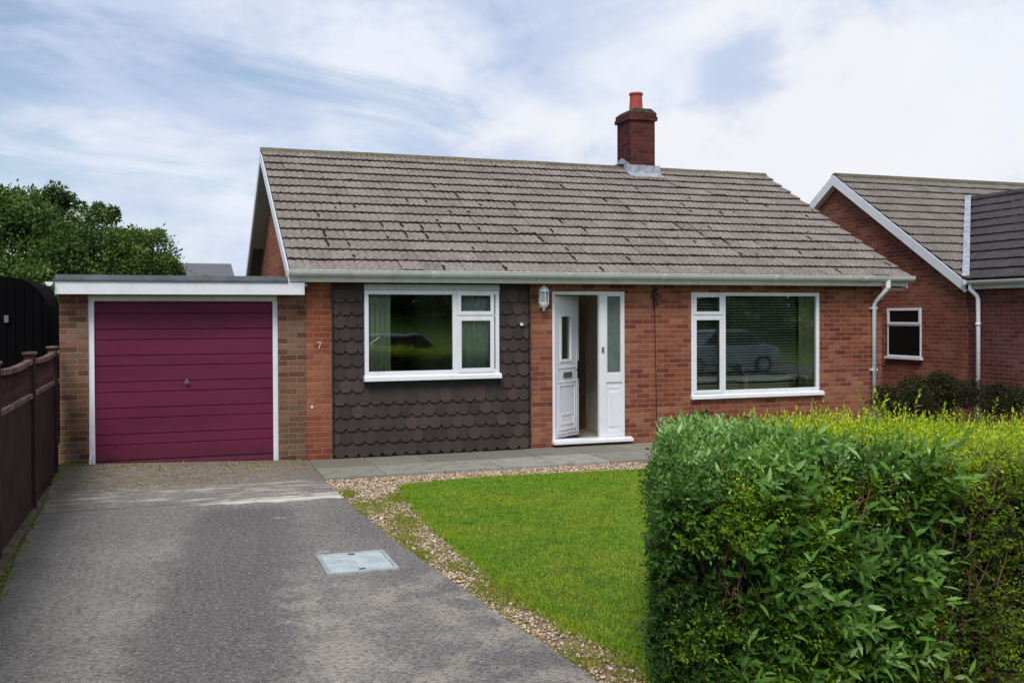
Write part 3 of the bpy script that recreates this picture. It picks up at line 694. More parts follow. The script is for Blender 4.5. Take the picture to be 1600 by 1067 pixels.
# hung tiles
def hung_tiles():
    Vs, Ts, Rs = [], [], []; bb = 0; pw, ph = .1665, .1765; z = 0.015; row = 0
    while z < 2.38:
        off = 0 if row % 2 == 0 else -pw/2
        x = 2.062+off
        while x < 4.888:
            xa, xb = max(x, 2.062), min(x+pw, 4.888)
            if z > W1[2]-.2:      # cut the tiles that meet the window
                if xa < W1[0] < xb: xb = W1[0]-.022
                elif xa < W1[1] < xb: xa = W1[1]+.022
            if xb-xa > .015 and not (xa > W1[0]-.05 and xb < W1[1]+.05 and z > W1[2]-.2 and z < W1[3]):
                th = random.uniform(-.003, .003); dz = random.gauss(0, .002)
                ztop = min(z+ph+.05, 2.392)
                yb, yt = FY-.046+th*.5, FY-.016
                m_ = (xa+xb)/2; hw = (xb-xa)/2
                prof = [(xa+.001, z+.036+dz), (xa+hw*.16, z+.034+dz), (xa+hw*.34, z+.010+dz), (xa+hw*.55, z+.001+dz), (m_, z+dz), (xb-hw*.55, z+.001+dz), (xb-hw*.34, z+.010+dz), (xb-hw*.16, z+.034+dz), (xb-.001, z+.036+dz)]
                top = [(px_, ztop) for px_, _ in prof]
                def yy(zz): return yb+(yt-yb)*(zz-z)/(ztop-z)
                front = [(px_, yy(pz), pz) for px_, pz in prof]; back = [(px_, FY-.002 if False else yy(pz)+.010, pz) for px_, pz in prof]; tp = [(px_, yy(ztop), ztop) for px_, _ in prof]
                n_ = len(prof); Vs += front+back+tp
                for i in range(n_-1):
                    Ts += [(bb+i, bb+i+1, bb+2*n_+i+1), (bb+i, bb+2*n_+i+1, bb+2*n_+i)]
                    Ts += [(bb+n_+i, bb+n_+i+1, bb+i+1), (bb+n_+i, bb+i+1, bb+i)]
                Rs += [random.random()]*(3*n_); bb += 3*n_
            x += pw
        z += ph; row += 1
    return Vs, Ts, Rs
V, T, R = hung_tiles(); tri_obj('hung_tile_cladding', V, T, M['hang'], H, rnd=R, smooth=False)
b = wall_open(2.056, 4.892, 0.0, 2.395, FY-.010, FY-.003, [(W1[0], W1[1], W1[2], W1[3])]); b.build('cladding_batten', M['rubber'], H, fix=False)
for q in ((2.045, 2.060), (4.890, 4.905)):
    b = MB(); b.box(*q, FY-.058, FY-.004, .01, 2.39); b.build('cladding_edge_strip', M['rubber'], H)
b = MB(); b.box(4.75, 4.79, FY-.075, FY-.035, 1.79, 1.83); b.build('security_sensor', M['pvc'], H, bevel=.004)

# windows -----------------------------------------------------------
def bars(b, x0, x1, z0, z1, w, y0, y1):
    b.box(x0, x1, y0, y1, z1-w, z1); b.box(x0, x1, y0, y1, z0, z0+w); b.box(x0, x0+w, y0, y1, z0+w, z1-w); b.box(x1-w, x1, y0, y1, z0+w, z1-w)
def window(parent, rect, y, panes, sashes, trims, sill, name='window'):
    """rect outer frame; trims: extra bars; panes: glass rects; sashes: opening lights standing proud"""
    x0, x1, z0, z1 = rect; b = MB(); bars(b, x0, x1, z0, z1, .055, y, y+.07)
    for t_ in trims: b.box(*t_[:2], y+.001, y+.068, *t_[2:])
    fr = b.build(name, M['pvc'], parent, bevel=.004)
    for (a, c, d, e, w) in sashes:
        q = MB(); bars(q, a, c, d, e, w, y-.014, y+.05); q.build('sash', M['pvc'], fr, bevel=.005)
        q = MB(); bars(q, a+w-.002, c-w+.002, d+w-.002, e-w+.002, .008, y-.008, y+.02); q.build('gasket', M['rubber'], fr)
    for (a, c, d, e) in panes:
        q = MB(); q.box(a, c, y+.026, y+.034, d, e); q.build('pane', M['glass'], fr)
    if sill:
        q = MB(); q.prism([(y-.06, sill[2]), (y+.06, sill[2]), (y+.06, sill[3]), (y-.002, sill[3]), (y-.055, sill[3]-.02)], 'x', sill[0], sill[1]); q.build('sill', M['pvc'], fr, bevel=.003)
    return fr
# window over the hung tiles
w1 = window(H, (2.485, 4.425, 1.12, 2.29), FY-.075, [(2.53, 3.755, 1.16, 2.26), (3.85, 4.30, 2.02, 2.24), (3.85, 4.30, 1.19, 1.87)],
    [(3.80, 4.345, 1.945, 2.278, .055), (3.80, 4.345, 1.135, 1.925, .06)], [(3.735, 3.80, 1.175, 2.235), (3.80, 4.37, 1.925, 1.945)],
    (2.47, 4.445, 1.045, 1.12), 'window')
b = MB(); b.box(2.485, 4.425, FY-.073, FY+.02, 2.292, 2.375); b.box(2.48, 4.43, FY-.082, FY-.074, 2.30, 2.345); b.build('head_trim', M['trim'], w1)
# living room window
w2 = window(H, (7.58, 9.937, .70, 2.285), FY-.005, [(8.17, 9.89, .745, 2.24), (7.64, 8.09, 1.99, 2.21), (7.64, 8.09, .76, 1.86)],
    [(7.615, 8.125, 1.935, 2.262, .052), (7.615, 8.125, .715, 1.905, .052)], [(8.126, 8.19, .755, 2.23), (7.635, 8.125, 1.905, 1.935)],
    (7.565, 10.0, .63, .70), 'window')
# front door set
dy = FY+.005
b = MB()
b.box(5.27, 6.445, dy, dy+.07, 2.24, 2.292); b.box(5.27, 5.315, dy, dy+.07, .11, 2.24); b.box(6.40, 6.445, dy, dy+.07, .11, 2.24); b.box(6.03, 6.14, dy, dy+.07, .11, 2.24)
b.box(6.141, 6.399, dy+.001, dy+.069, .93, 1.06); b.box(6.141, 6.399, dy+.001, dy+.069, .112, .2)
df = b.build('door_frame', M['pvc'], H, bevel=.004)
b = MB(); b.prism([(dy-.11, .045), (dy+.07, .045), (dy+.07, .11), (dy-.02, .108), (dy-.11, .085)], 'x', 5.255, 6.54); b.build('threshold', M['pvc'], df, bevel=.003)
b = MB(); b.box(6.141, 6.399, dy+.02, dy+.04, .2, .93); b.box(6.19, 6.35, dy+.012, dy+.021, .26, .78); b.box(6.17, 6.37, dy+.014, dy+.021, .84, .86); b.build('side_panel', M['pvc'], df, bevel=.005)
b = MB(); bars(b, 6.141, 6.399, 1.06, 2.24, .018, dy+.004, dy+.05); b.build('glazing_bead', M['pvc'], df)
b = MB(); b.box(6.155, 6.385, dy+.03, dy+.038, 1.075, 2.225); b.build('side_light', M['frost'], df)
b = MB(); b.box(6.065, 6.10, dy-.012, dy-.002, 1.38, 1.46); b.build('doorbell', M['chrome'], df)
# door leaf, hinged at the left jamb and standing about 36 degrees open into the hall
LW = .715
def leafbox(b, u0, u1, d0, d1, z0, z1):   # local: u along the leaf, d depth (outer face at 0, inwards positive)
    a = math.radians(36.5); ux, uy = math.cos(a), math.sin(a); nx, ny = -math.sin(a), math.cos(a); ox, oy = 5.318, dy+.045
    P = [(ox+u*ux+d*nx, oy+u*uy+d*ny) for u, d in ((u0, d0), (u1, d0), (u1, d1), (u0, d1))]
    b.prism(P, 'z', z0, z1)
leaf = MB()
gx0, gx1, gz0, gz1 = .20, .47, 1.28, 1.92
leafbox(leaf, 0, LW, 0, .045, .115, gz0); leafbox(leaf, 0, LW, 0, .045, gz1, 2.225); leafbox(leaf, 0, gx0, 0, .045, gz0, gz1); leafbox(leaf, gx1, LW, 0, .045, gz0, gz1)
leaf = leaf.build('door', M['pvc'], H)
b = MB()
def lbars(b, a, c, d, e, w, t): leafbox(b, a, c, -t, -.0005, e-w, e); leafbox(b, a, c, -t, -.0005, d, d+w); leafbox(b, a, a+w, -t, -.0005, d+w, e-w); leafbox(b, c-w, c, -t, -.0005, d+w, e-w)
lbars(b, gx0-.04, gx1+.04, gz0-.04, gz1+.04, .04, .012); lbars(b, .12, .60, .22, .90, .02, .009); lbars(b, .17, .55, .30, .46, .018, .008); leafbox(b, .10, .62, -.008, -.0005, 1.145, 1.165); leafbox(b, .10, .62, -.008, -.0005, .93, .95)
lbars(b, .07, .655, .165, 2.17, .012, .006)
b.build('door_moulding', M['pvc'], leaf)
b = MB(); leafbox(b, gx0, gx1, .018, .026, gz0, gz1); b.build('door_glass', M['glass'], leaf)
b = MB(); leafbox(b, .25, .50, -.014, -.0005, 1.0, 1.085); b.build('letterbox', M['chrome'], leaf, bevel=.004)
b = MB(); leafbox(b, LW-.045, LW-.015, -.02, -.0005, .98, 1.24); leafbox(b, LW-.04, LW-.02, -.055, -.02, 1.10, 1.12); leafbox(b, LW-.15, LW-.02, -.065, -.045, 1.10, 1.122); b.build('door_handle', M['black'], leaf, bevel=.003)

# wall lantern
lamp = MB(); lx, ly = 5.095, FY-.11
def ring(r, z): return [(lx+r*math.cos(math.pi/3*k+.52), ly+r*math.sin(math.pi/3*k+.52), z) for k in range(6)]
def loft(b, rings):
    base = len(b.v)
    for r_, z_ in rings: b.v += ring(r_, z_)
    for i in range(len(rings)-1):
        for k in range(6): b.f.append((base+i*6+k, base+i*6+(k+1) % 6, base+(i+1)*6+(k+1) % 6, base+(i+1)*6+k))
    b.f.append(tuple(base+k for k in range(6))[::-1]); b.f.append(tuple(base+(len(rings)-1)*6+k for k in range(6)))
loft(lamp, [(.012, 2.375), (.018, 2.36), (.05, 2.345), (.078, 2.30), (.084, 2.285), (.06, 2.28)])
loft(lamp, [(.06, 2.12), (.075, 2.11), (.055, 2.07), (.02, 2.04), (.014, 2.02), (.006, 2.0)])
for p0 in ring(.068, 0): lamp.tube([(p0[0], p0[1], 2.115), (p0[0], p0[1], 2.285)], .006, 6)
lamp.tube([(lx, ly, 2.05), (lx, ly+.06, 2.09), (lx, FY-.01, 2.12)], .010, 8); lamp.box(lx-.03, lx+.03, FY-.014, FY-.002, 2.05, 2.2)
lamp = lamp.build('wall_lantern', M['pvc'], H)
b = MB(); loft(b, [(.055, 2.121), (.058, 2.279)]); b.build('lamp_glass', M['lamp_glass'], lamp)
# number 7
b = MB(); yy0 = FY-.016
b.box(1.85, 1.90, yy0, yy0+.01, 1.578, 1.592); b.prism([(1.887, 1.5785), (1.90, 1.5785), (1.878, 1.50), (1.865, 1.50)], 'y', yy0, yy0+.01)
b.build('house_number', M['numeral'], H)
b = MB(); b.box(1.76, 1.79, FY-.012, FY-.005, .70, .73); b.build('wall_plug', M['pvc'], H)
# downpipe
b = MB(); b.tube([(11.05, 13.0, 2.50), (11.05, 13.0, 2.36), (11.03, 13.04, 2.31), (10.995, 13.2, 2.16), (10.985, 13.245, 2.10), (10.985, 13.245, .0)], .034, 12)
dp = b.build('downpipe', M['pvc'], H, smooth=True)
for z in (2.02, 1.0):
    b = MB(); b.box(10.93, 11.04, 13.23, 13.297, z, z+.035); b.build('pipe_clip', M['pvc'], dp)
b = MB(); b.tube([(11.05, 13.0, 2.36), (11.05, 13.0, 2.50)], .042, 12); b.build('gutter_outlet', M['pvc'], dp)
# cable and crack down the wall
b = MB(); b.tube([(6.945, FY-.01, 2.39), (6.94, FY-.012, 2.2), (6.95, FY-.012, 1.6), (6.965, FY-.012, .8), (6.975, FY-.012, .02)], .0055, 6)
b.tube([(6.925, FY-.02, 2.33), (6.92, FY-.03, 2.18), (6.935, FY-.02, 2.03)], .016, 8); b.build('cable', M['black'], H)
for i, z in enumerate((2.31, 2.24, 2.15, 2.09)):
    b = MB(); b.box(6.95+.02*(i % 2), 6.985+.02*(i % 2), FY-.022, FY-.003, z, z+.03); b.build('cable_clip', M['black'], H)

# furnishings behind the glass
def curtain(name, x0, x1, y, z0, z1, mat, label, cat='curtain', fold=.07, amp=.02, group=None):
    b = MB(); n = max(8, int((x1-x0)/fold*8)); 
    xs = np.linspace(x0, x1, n); ys = y+amp*np.sin((xs-x0)/fold*2*math.pi)+amp*.4*np.sin((xs-x0)*37)
    for i in range(n-1): b.f.append((2*i, 2*i+2, 2*i+3, 2*i+1))
    for x_, y_ in zip(xs, ys): b.v += [(x_, y_, z0), (x_, y_, z1)]
    o = b.build(name, mat, fix=False, smooth=True); m_ = o.modifiers.new('thick', 'SOLIDIFY'); m_.thickness = .004; tag(o, label, cat, group); return o
curtain('curtain', 2.54, 2.86, FY+.03, 1.0, 2.3, M['curtain'], 'sage green curtain hanging inside left end of the window in the dark hung tiles')
curtain('net_curtain', 3.9, 4.41, FY+.03, 1.0, 2.3, M['net'], 'pale folded curtain behind the small right lights of window in dark tiles', fold=.09)
curtain('curtain', 9.62, 9.9, FY+.10, .7, 2.3, M['curtain_b'], 'olive curtain hanging at right end of the large window by the downpipe')
b = MB()
for i in range(34):
    z = .78+i*.044; b.bar((7.62, FY+.175, z), (9.62, FY+.175, z), .026, .002, up=(0, -.55, .83))
for x_ in (7.7, 8.45, 9.2): b.box(x_-.001, x_+.001, FY+.174, FY+.176, .76, 2.28)
b.box(7.61, 9.63, FY+.155, FY+.195, 2.25, 2.283)
tag(b.build('venetian_blind', M['blind']), 'grey green venetian blind with open slats behind the large right window', 'blind')
b = MB(); b.tube([(8.62, FY+.11, .66), (8.62, FY+.11, .80), (8.62, FY+.11, .99)], [.034, .036, .040], 14); tag(b.build('vase', M['vase']), 'tall pale green vase on the sill inside the large right window', 'vase')
b = MB(); b.tube([(8.62, FY+.11, .95), (8.58, FY+.11, 1.1), (8.47, FY+.11, 1.25)], [.005, .005, .004], 6)
for q, s_ in ((.2, .03), (.45, .035), (.7, .04), (.95, .045)):
    c_ = Vector((8.62, 0, .98)).lerp(Vector((8.46, 0, 1.29)), q)
    for a_ in range(4): b.bar((c_.x, FY+.11, c_.z), (c_.x+s_*math.cos(a_*1.57+q*9), FY+.15, c_.z+s_*math.sin(a_*1.57+q*9)), .02, .004)
tag(b.build('flower_spray', simple('pale_petal', '#d8dcd4', .7, .1)), 'pale flower spray leaning out of the vase inside the window', 'flowers')
b = MB(); b.box(7.15, 10.6, FY+.284, FY+.40, .60, .63); b.build('window_board', M['pvc'], H)
b = MB(); b.tube([(8.22, FY+.26, .86), (8.26, FY+.26, .9), (8.34, FY+.26, .86)], [.05, .09, .05], 12); tag(b.build('cushion', M['red'], smooth=True), 'small dark red cushion glimpsed through the large right window', 'cushion')

# ------------------------------------------------------------------ garage
G = empty('garage', (.17, 13.3, 0), 'flat roofed brick garage with maroon ribbed door left of the bungalow', 'garage')
GY = FY+.01
for q in ((-1.33, -1.0), (1.335, 1.696)):
    b = MB(); b.box(*q, GY, GY+.22, -.1, 2.24); b.build('front_pier', M['brick_g'], G)
b = MB(); b.box(-1.329, -1.11, GY+.222, 18.4, -.1, 2.30); b.box(-1.108, 1.696, 18.2, 18.4, -.1, 2.30); b.build('side_wall', M['brick_g'], G)
b = MB(); b.box(-1.35, 1.656, 13.05, 13.072, 2.222, 2.382); b.build('fascia', M['pvc'], G, bevel=.003)
b = MB(); b.box(-1.35, -1.33, 13.073, 18.4, 2.222, 2.382); b.build('side_fascia', M['pvc'], G)
b = MB(); b.box(-1.329, 1.65, 13.073, GY-.002, 2.232, 2.242); b.build('soffit', M['trim'], G)
b = MB(); b.prism([(13.03, 2.384), (13.03, 2.405), (13.10, 2.465), (13.18, 2.465), (13.22, 2.43), (18.5, 2.52), (18.5, 2.384)], 'x', -1.345, 1.44)
b.prism([(-1.375, 2.384), (-1.375, 2.405), (-1.35, 2.42), (-1.345, 2.384)], 'y', 13.03, 18.5)
b.build('flat_roof', M['felt'], G)
b = MB(); b.prism([(-1.405+.045*math.cos(a), 2.37+.05*math.sin(a)) for a in np.linspace(math.pi, 2*math.pi, 8)], 'y', 12.98, 18.5); b.build('gutter', M['pvc'], G)
b = MB(); fy = GY+.0
b.box(-1.0, 1.33, fy+.02, fy+.09, 2.142, 2.205); b.box(-1.0, -.93, fy+.02, fy+.09, .0, 2.142); b.box(1.268, 1.334, fy+.02, fy+.09, .0, 2.142)
b.build('door_frame', M['pvc'], G, bevel=.003)
b = MB(); b.box(-.999, 1.332, fy+.03, fy+.2, 2.206, 2.24); b.build('lintel', M['trim'], G)
# ribbed up-and-over door: wide and narrow bands
b = MB(); z = .035; prof = []; y_out, y_in = fy+.045, fy+.058
z1 = 2.135; k = 0; per = .335; zz = z1-.02
prof.append((y_in, z1))
while zz > .16:
    prof += [(y_in, zz), (y_out, zz-.006), (y_out, zz-.008-.115), (y_in-.001, zz-.128), (y_in, zz-.132), (y_out, zz-.14), (y_out, zz-.325), (y_in, zz-.331)]
    zz -= per
prof = [p for p in prof if p[1] > .05]+[(y_out, .04), (y_out, .004)]
for i in range(len(prof)-1):
    (ya, za), (yb, zb) = prof[i], prof[i+1]; b.face([(-.928, ya, za), (-.928, yb, zb), (1.266, yb, zb), (1.266, ya, za)])
b.box(-.928, 1.266, fy+.07, fy+.08, .03, 2.14)
gd = b.build('garage_door', M['maroon'], G, fix=False)
b = MB(); b.box(.157, .187, y_out-.006, y_out-.001, 1.06, 1.13); b.tube([(.172, y_out-.005, 1.09), (.172, y_out-.04, 1.09)], .012, 8); b.box(.140, .204, y_out-.048, y_out-.036, 1.084, 1.10)
b.build('handle', M['chrome'], gd)
b = MB(); b.tube([(-.69, y_out-.002, .30), (-.69, y_out-.02, .30)], .012, 8); b.build('handle', M['maroon'], gd)
b = MB(); b.tube([(-.99, fy-.02, .03), (-.985, fy-.02, .16), (-.97, fy+.0, .22)], .016, 8); b.build('pipe_stub', M['pvc'], G)

# ------------------------------------------------------------------ neighbouring house
NH = empty('brick_house', (14.5, 14.5, 0), 'neighbouring red brick house with white barge boards, right of the bungalow', 'house')
NX, NT, NEZ, NEY = 13.85, .646, 2.55, 14.11
NRY, NRZ = 17.855, 4.97
b = MB(); b.prism([(14.2, -.1), (21.2, -.1), (21.2, 2.6), (NRY, NRZ-.15), (14.2, NRZ-.15-(NRY-14.2)*NT)], 'x', NX, NX+.28)
b.build('gable_wall', M['brick_n'], NH)
b = MB(); b.box(NX+.03, NX+.3, 9.9, 14.197, -.1, 2.5); b.build('side_wall', M['brick_p'], NH)
b = MB(); b.box(NX+.03, 24, 9.7, 9.895, -.1, 2.5); b.box(23.7, 24, 9.9, 21.2, -.1, 2.5); b.box(NX+.29, 23.69, 21.0, 21.2, -.1, 2.5); b.build('outer_wall', M['brick_n'], NH)
nl = math.hypot(NRY-NEY, NRZ-NEZ); nsv = (0, (NRY-NEY)/nl, (NRZ-NEZ)/nl)
b = MB(); b.prism([(NEY+.03, NEZ-.03), (NRY, NRZ-.03), (2*NRY-NEY, NEZ-.03), (2*NRY-NEY, NEZ-.09), (NRY, NRZ-.13), (NEY+.03, NEZ-.12)], 'x', 13.76, 24.2)
nr = b.build('roof', M['felt'], NH)
def ulim(v):   # left part of the front slope stops at the valley
    y = NEY+v*nsv[1]; xv = 13.72+(y-NEY)
    return (0, max(.05, xv-13.72)+.0) if y < 17.05 else (0, 10.2)
tiled('roof_tiles', (13.72, NEY-.0, NEZ), (1, 0, 0), nsv, 10.2, nl, .34, M['tile_n'], nr, u_lim=ulim, seed=8, A=.018)
b = MB(); b.prism([(NRY+.13*math.cos(a), NRZ-.05+.11*math.sin(a)) for a in np.linspace(-.1, math.pi+.1, 9)], 'x', 13.74, 24.2)
o = b.build('ridge_tiles', M['ridge'], nr)
# dark wing: ridge runs towards the street
b = MB(); b.prism([(13.9, 2.501), (16.69, (NEZ+(16.69-13.72)*NT)-.14), (19.5, 2.501)], 'y', 9.7, 9.9); b.build('wing_gable', M['brick_n'], NH)
DX, DZ = 16.69, NEZ+(16.69-13.72)*NT
b = MB(); b.prism([(13.76, NEZ-.03), (DX, DZ-.03), (19.66, NEZ-.03), (19.6, NEZ-.1), (DX, DZ-.12), (13.8, NEZ-.1)], 'y', 9.5, 14.0)
dw = b.build('wing_roof', M['felt'], NH)
dl = math.hypot(DX-13.72, DZ-NEZ); dsv = ((DX-13.72)/dl, 0, (DZ-NEZ)/dl)
def ulim2(v):
    x = 13.72+v*dsv[0]; return (0, 14.11-9.5+(x-13.72))
tiled('roof_tiles', (13.72, 9.5, NEZ), (0, 1, 0), dsv, 4.6, dl, .34, M['tile_d'], dw, u_lim=ulim2, seed=9, jitter=.4, A=.006, rolls=1)
b = MB(); b.prism([(DX+.13*math.cos(a), DZ-.05+.11*math.sin(a)) for a in np.linspace(-.1, math.pi+.1, 9)], 'y', 9.5, 17.0)
o = b.build('ridge_tiles', M['tile_d'], dw)
b = MB(); b.bar((13.72, 14.09, NEZ+.075), (DX-.05, 17.03, DZ+.07), .12, .02); b.build('valley_flashing', M['lead'], nr)
def nbarge():
    b = MB()
    for sgn in (1, -1):
        y0 = NEY-.02 if sgn == 1 else 2*NRY-NEY+.02
        b.prism([(y0, NEZ-.02), (NRY, NRZ+.005), (NRY, NRZ-.215), (y0, NEZ-.22)][::sgn], 'x', 13.69, 13.715)
    return b
nbarge().build('bargeboard', M['pvc'], NH)
b = MB()
for sgn in (1, -1):
    y0 = NEY if sgn == 1 else 2*NRY-NEY
    b.prism([(y0, NEZ-.19), (NRY, NRZ-.19), (NRY, NRZ-.205), (y0, NEZ-.205)][::sgn], 'x', 13.716, NX)
b.build('verge_soffit', M['pvc'], NH)
b = MB(); b.prism([(13.70+.062*math.cos(a), 2.535+.075*math.sin(a)) for a in np.linspace(math.pi, 2*math.pi, 9)], 'y', 9.5, 14.04); b.box(13.60, 13.66, 14.02, 14.09, 2.47, 2.55)
b.build('gutter', M['gutter'], NH)
b = MB(); b.box(13.765, 13.785, 9.5, 14.08, 2.38, 2.52); b.build('fascia', M['gutter'], NH)
b = MB(); b.box(13.786, NX+.03, 9.6, 14.09, 2.385, 2.395); b.build('soffit', M['trim'], NH)
b = MB(); b.tube([(13.72, 13.98, 2.50), (13.72, 13.98, 2.38), (13.79, 13.9, 2.26), (13.80, 13.88, 2.2), (13.80, 13.88, 0.)], .04, 12)
b.tube([(13.80, 13.88, 1.72), (13.80, 13.88, 1.77)], .048, 12); b.build('downpipe', M['pvc'], NH, smooth=True)
# side window
wy0, wy1 = 15.34, 16.28
b = MB()
def ybars(b, y0, y1, z0, z1, w, x0, x1):
    b.box(x0, x1, y0, y1, z1-w, z1); b.box(x0, x1, y0, y1, z0, z0+w); b.box(x0, x1, y0, y0+w, z0+w, z1-w); b.box(x0, x1, y1-w, y1, z0+w, z1-w)
ybars(b, wy0, wy1, 1.72, 2.05, .05, NX-.04, NX-.004); ybars(b, wy0, wy1, 1.08, 1.718, .025, NX-.03, NX-.004)
sw = b.build('window', M['pvc'], NH, bevel=.003)
b = MB(); b.box(NX-.018, NX-.010, wy0+.02, wy1-.02, 1.1, 1.70); b.box(NX-.018, NX-.010, wy0+.045, wy1-.045, 1.77, 2.0); b.build('pane', simple('dark_reflective_glass', '#14181a', .06, .2, spec=.7, bstr=0), sw)
b = MB(); b.box(NX-.08, NX-.003, wy0-.04, wy1+.03, 1.03, 1.078); b.build('sill', M['pvc'], sw)

# far house roof seen past the garage
FH = empty('far_house', (1.0, 47, 0), 'distant grey roofed house just visible between tree and bungalow gable', 'house')
b = MB(); b.prism([(44, 3.6), (47, 4.36), (50, 3.6), (50, 3.5), (44, 3.5)], 'x', -9., 2.6); b.build('roof', M['farroof'], FH)
b = MB(); b.box(-8.7, 2.3, 44.3, 49.7, -.1, 3.49); b.build('wall', M['brick_n'], FH)

# ------------------------------------------------------------------ fence (posts, panels, rails)
F = empty('fence', (-1.32, 10.7, 0), 'dark brown garden fence with spindle trellis top along the left of the drive', 'fence')
posts = [2.3, 4.4, 6.48, 8.56, 10.72, 12.75]
def fx_(y): return np.interp(y, [3, 9, 13], [-1.33, -1.335, -1.35])
for y in posts:
    x = fx_(y); b = MB(); b.box(x-.05, x+.05, y-.05, y+.05, -.1, 1.575); po = b.build('post', M['fence'], F, bevel=.004)
    b = MB(); b.prism([(x-.062, 1.576), (x+.062, 1.576), (x+.062, 1.596), (x, 1.602), (x-.062, 1.596)], 'y', y-.065, y+.065); b.build('post_cap', M['fence_top'], po)
for y0, y1 in zip(posts[:-1]+[posts[-1]], posts[1:]+[13.25]):
    a0, a1 = y0+.052, y1-.052; x = fx_((y0+y1)/2); b = MB()
    yy_ = a0
    while yy_ < a1-.02:
        ye = min(yy_+.118, a1); b.box(x-.012+random.uniform(-.003, .003), x+.010, yy_, ye-.004, .12, 1.14); yy_ += .12
    pn = b.build('panel', M['fence'], F)
    b = MB(); b.box(x-.02, x+.022, a0, a1, 0.0, .118); b.build('gravel_board', M['fence'], pn)
    b = MB(); b.box(x-.025, x+.03, a0, a1, 1.142, 1.185); b.build('middle_rail', M['fence_top'], pn)
    b = MB(); n = 10
    for i in range(n):
        ya, yb = a0+(a1-a0)*i/n, a0+(a1-a0)*(i+1)/n
        dz = lambda y: 1.53-.028*(1-(2*(y-a0)/(a1-a0)-1)**2)
        b.prism([(ya, dz(ya)), (yb, dz(yb)), (yb, dz(yb)-.045), (ya, dz(ya)-.045)], 'x', x-.03, x+.035)
    b.build('top_rail', M['fence_top'], pn)
    b = MB(); yy_ = a0+.06
    while yy_ < a1-.03:
        zt = 1.485-.028*(1-(2*(yy_-a0)/(a1-a0)-1)**2); b.tube([(x, yy_, 1.183), (x, yy_, 1.25), (x, yy_, 1.32), (x, yy_, 1.39), (x, yy_, zt)], [.009, .014, .008, .014, .009], 6); yy_ += .15
    b.build('spindle', M['fence'], pn)

# black shed beyond the fence
SH = empty('shed', (-3.4, 17.5, 0), 'black stained timber shed with rounded roof edge behind the left fence', 'shed')
b = MB(); arc = [(-1.86-.55+.55*math.cos(a), 2.02+.55*math.sin(a)) for a in np.linspace(0, math.pi/2, 9)]
b.prism([(-5.6, -.1), (-1.86, -.1)]+arc+[(-5.6, 2.6)], 'y', 16.9, 19.5); b.build('body', M['shed'], SH)
b = MB(); x = -5.55
while x < -1.95:
    zt = 2.5 if x < -2.5 else 2.0+.5*math.sqrt(max(0, 1-((x+2.41)/.55)**2))-.05
    b.box(x, x+.115, 16.885, 16.899, 0, zt); x += .125
b.build('boards', M['shed'], SH)
b = MB(); b.box(-2.46, -2.40, 16.84, 16.884, 1.86, 1.97); b.build('hasp', M['chrome'], SH)

# ------------------------------------------------------------------ trees
def crown(parent, blobs, nleaf, size, mat, seed, flat=.8, up=.35, bright=.5, sub=26, name='crown'):
    r = np.random.default_rng(seed); parts = []; tot = sum(b_[3]**2 for b_ in blobs)
    for (cx, cy, cz, R0) in blobs:
        # many small clumps over the blob
        ns = max(6, int(sub*R0*R0)); d = norm(r.normal(size=(ns, 3))); d[:, 2] = np.abs(d[:, 2])*.9-.25
        cc = np.array([cx, cy, cz])+d*np.array([R0, R0, R0*flat])*r.uniform(.6, 1.0, (ns, 1)); cr = R0*r.uniform(.16, .34, ns)
        n = int(nleaf*R0*R0/tot); pick = r.integers(0, ns, n); o = norm(r.normal(size=(n, 3)))
        P = cc[pick]+o*(cr[pick]*(r.uniform(.3, 1.1, n)**.6+np.abs(r.normal(0, .22, n))))[:, None]
        D = norm(o+r.normal(size=(n, 3))*.6+np.array([0, 0, up-.2]))
        cb = r.uniform(-.22, .22, ns)
        L = size*r.uniform(.6, 1.3, n)
        parts.append(leaves(P, D, norm(o+np.array([0, 0, up])+r.normal(size=(n, 3))*.4), L, L*.5, LEAF_S, np.clip(bright+cb[pick]+r.normal(0, .12, n)+.12*o[:, 2], 0, 1)))
    V, T, R = join(parts); return tri_obj(name, V, T, mat, parent, rnd=R)
def trunk(parent, base, top, r0, limbs, mat=None):
    b = MB(); base, top = Vector(base), Vector(top)
    mid = base.lerp(top, .5)+Vector((.08, .05, 0)); b.tube([base, mid, top], [r0, r0*.75, r0*.45], 10)
    for l in limbs:
        s_ = base.lerp(top, random.uniform(.5, .95)); e = Vector(l); b.tube([s_, s_.lerp(e, .5)+Vector((0, 0, .15)), e], [r0*.4, r0*.25, r0*.08], 7)
    return b.build('trunk', mat or M['bark'], parent, smooth=True)
T1 = empty('tree', (-3.6, 22.5, 0), 'large bushy green tree behind black shed at left edge', 'tree', 'trees behind the garage')
bl = [(-3.9, 22.4, 3.7, 1.4), (-2.75, 22.2, 3.75, 1.1), (-5.2, 22.6, 3.6, 1.6), (-2.3, 21.8, 3.0, 1.0), (-3.2, 21.2, 2.5, 1.2), (-2.2, 22.3, 4.35, .45), (-3.0, 22.3, 4.3, .5)]
crown(T1, bl, 60000, .085, M['leaf_tree'], 21, bright=.45); trunk(T1, (-3.6, 22.5, -.1), (-3.5, 22.5, 2.9), .16, [b_[:3] for b_ in bl])
T2 = empty('tree', (-1.0, 22.3, 0), 'lower spreading green tree directly behind the garage roof', 'tree', 'trees behind the garage')
bl = [(-1.5, 22.2, 3.35, 1.05), (-.85, 22.3, 3.05, 1.0), (-.42, 22.2, 2.75, .8), (-.1, 22.1, 2.2, .7), (-1.9, 21.9, 2.6, 1.0), (-1.2, 21.6, 2.3, .9), (-1.3, 22.2, 4.05, .4), (-.55, 22.2, 3.65, .4)]
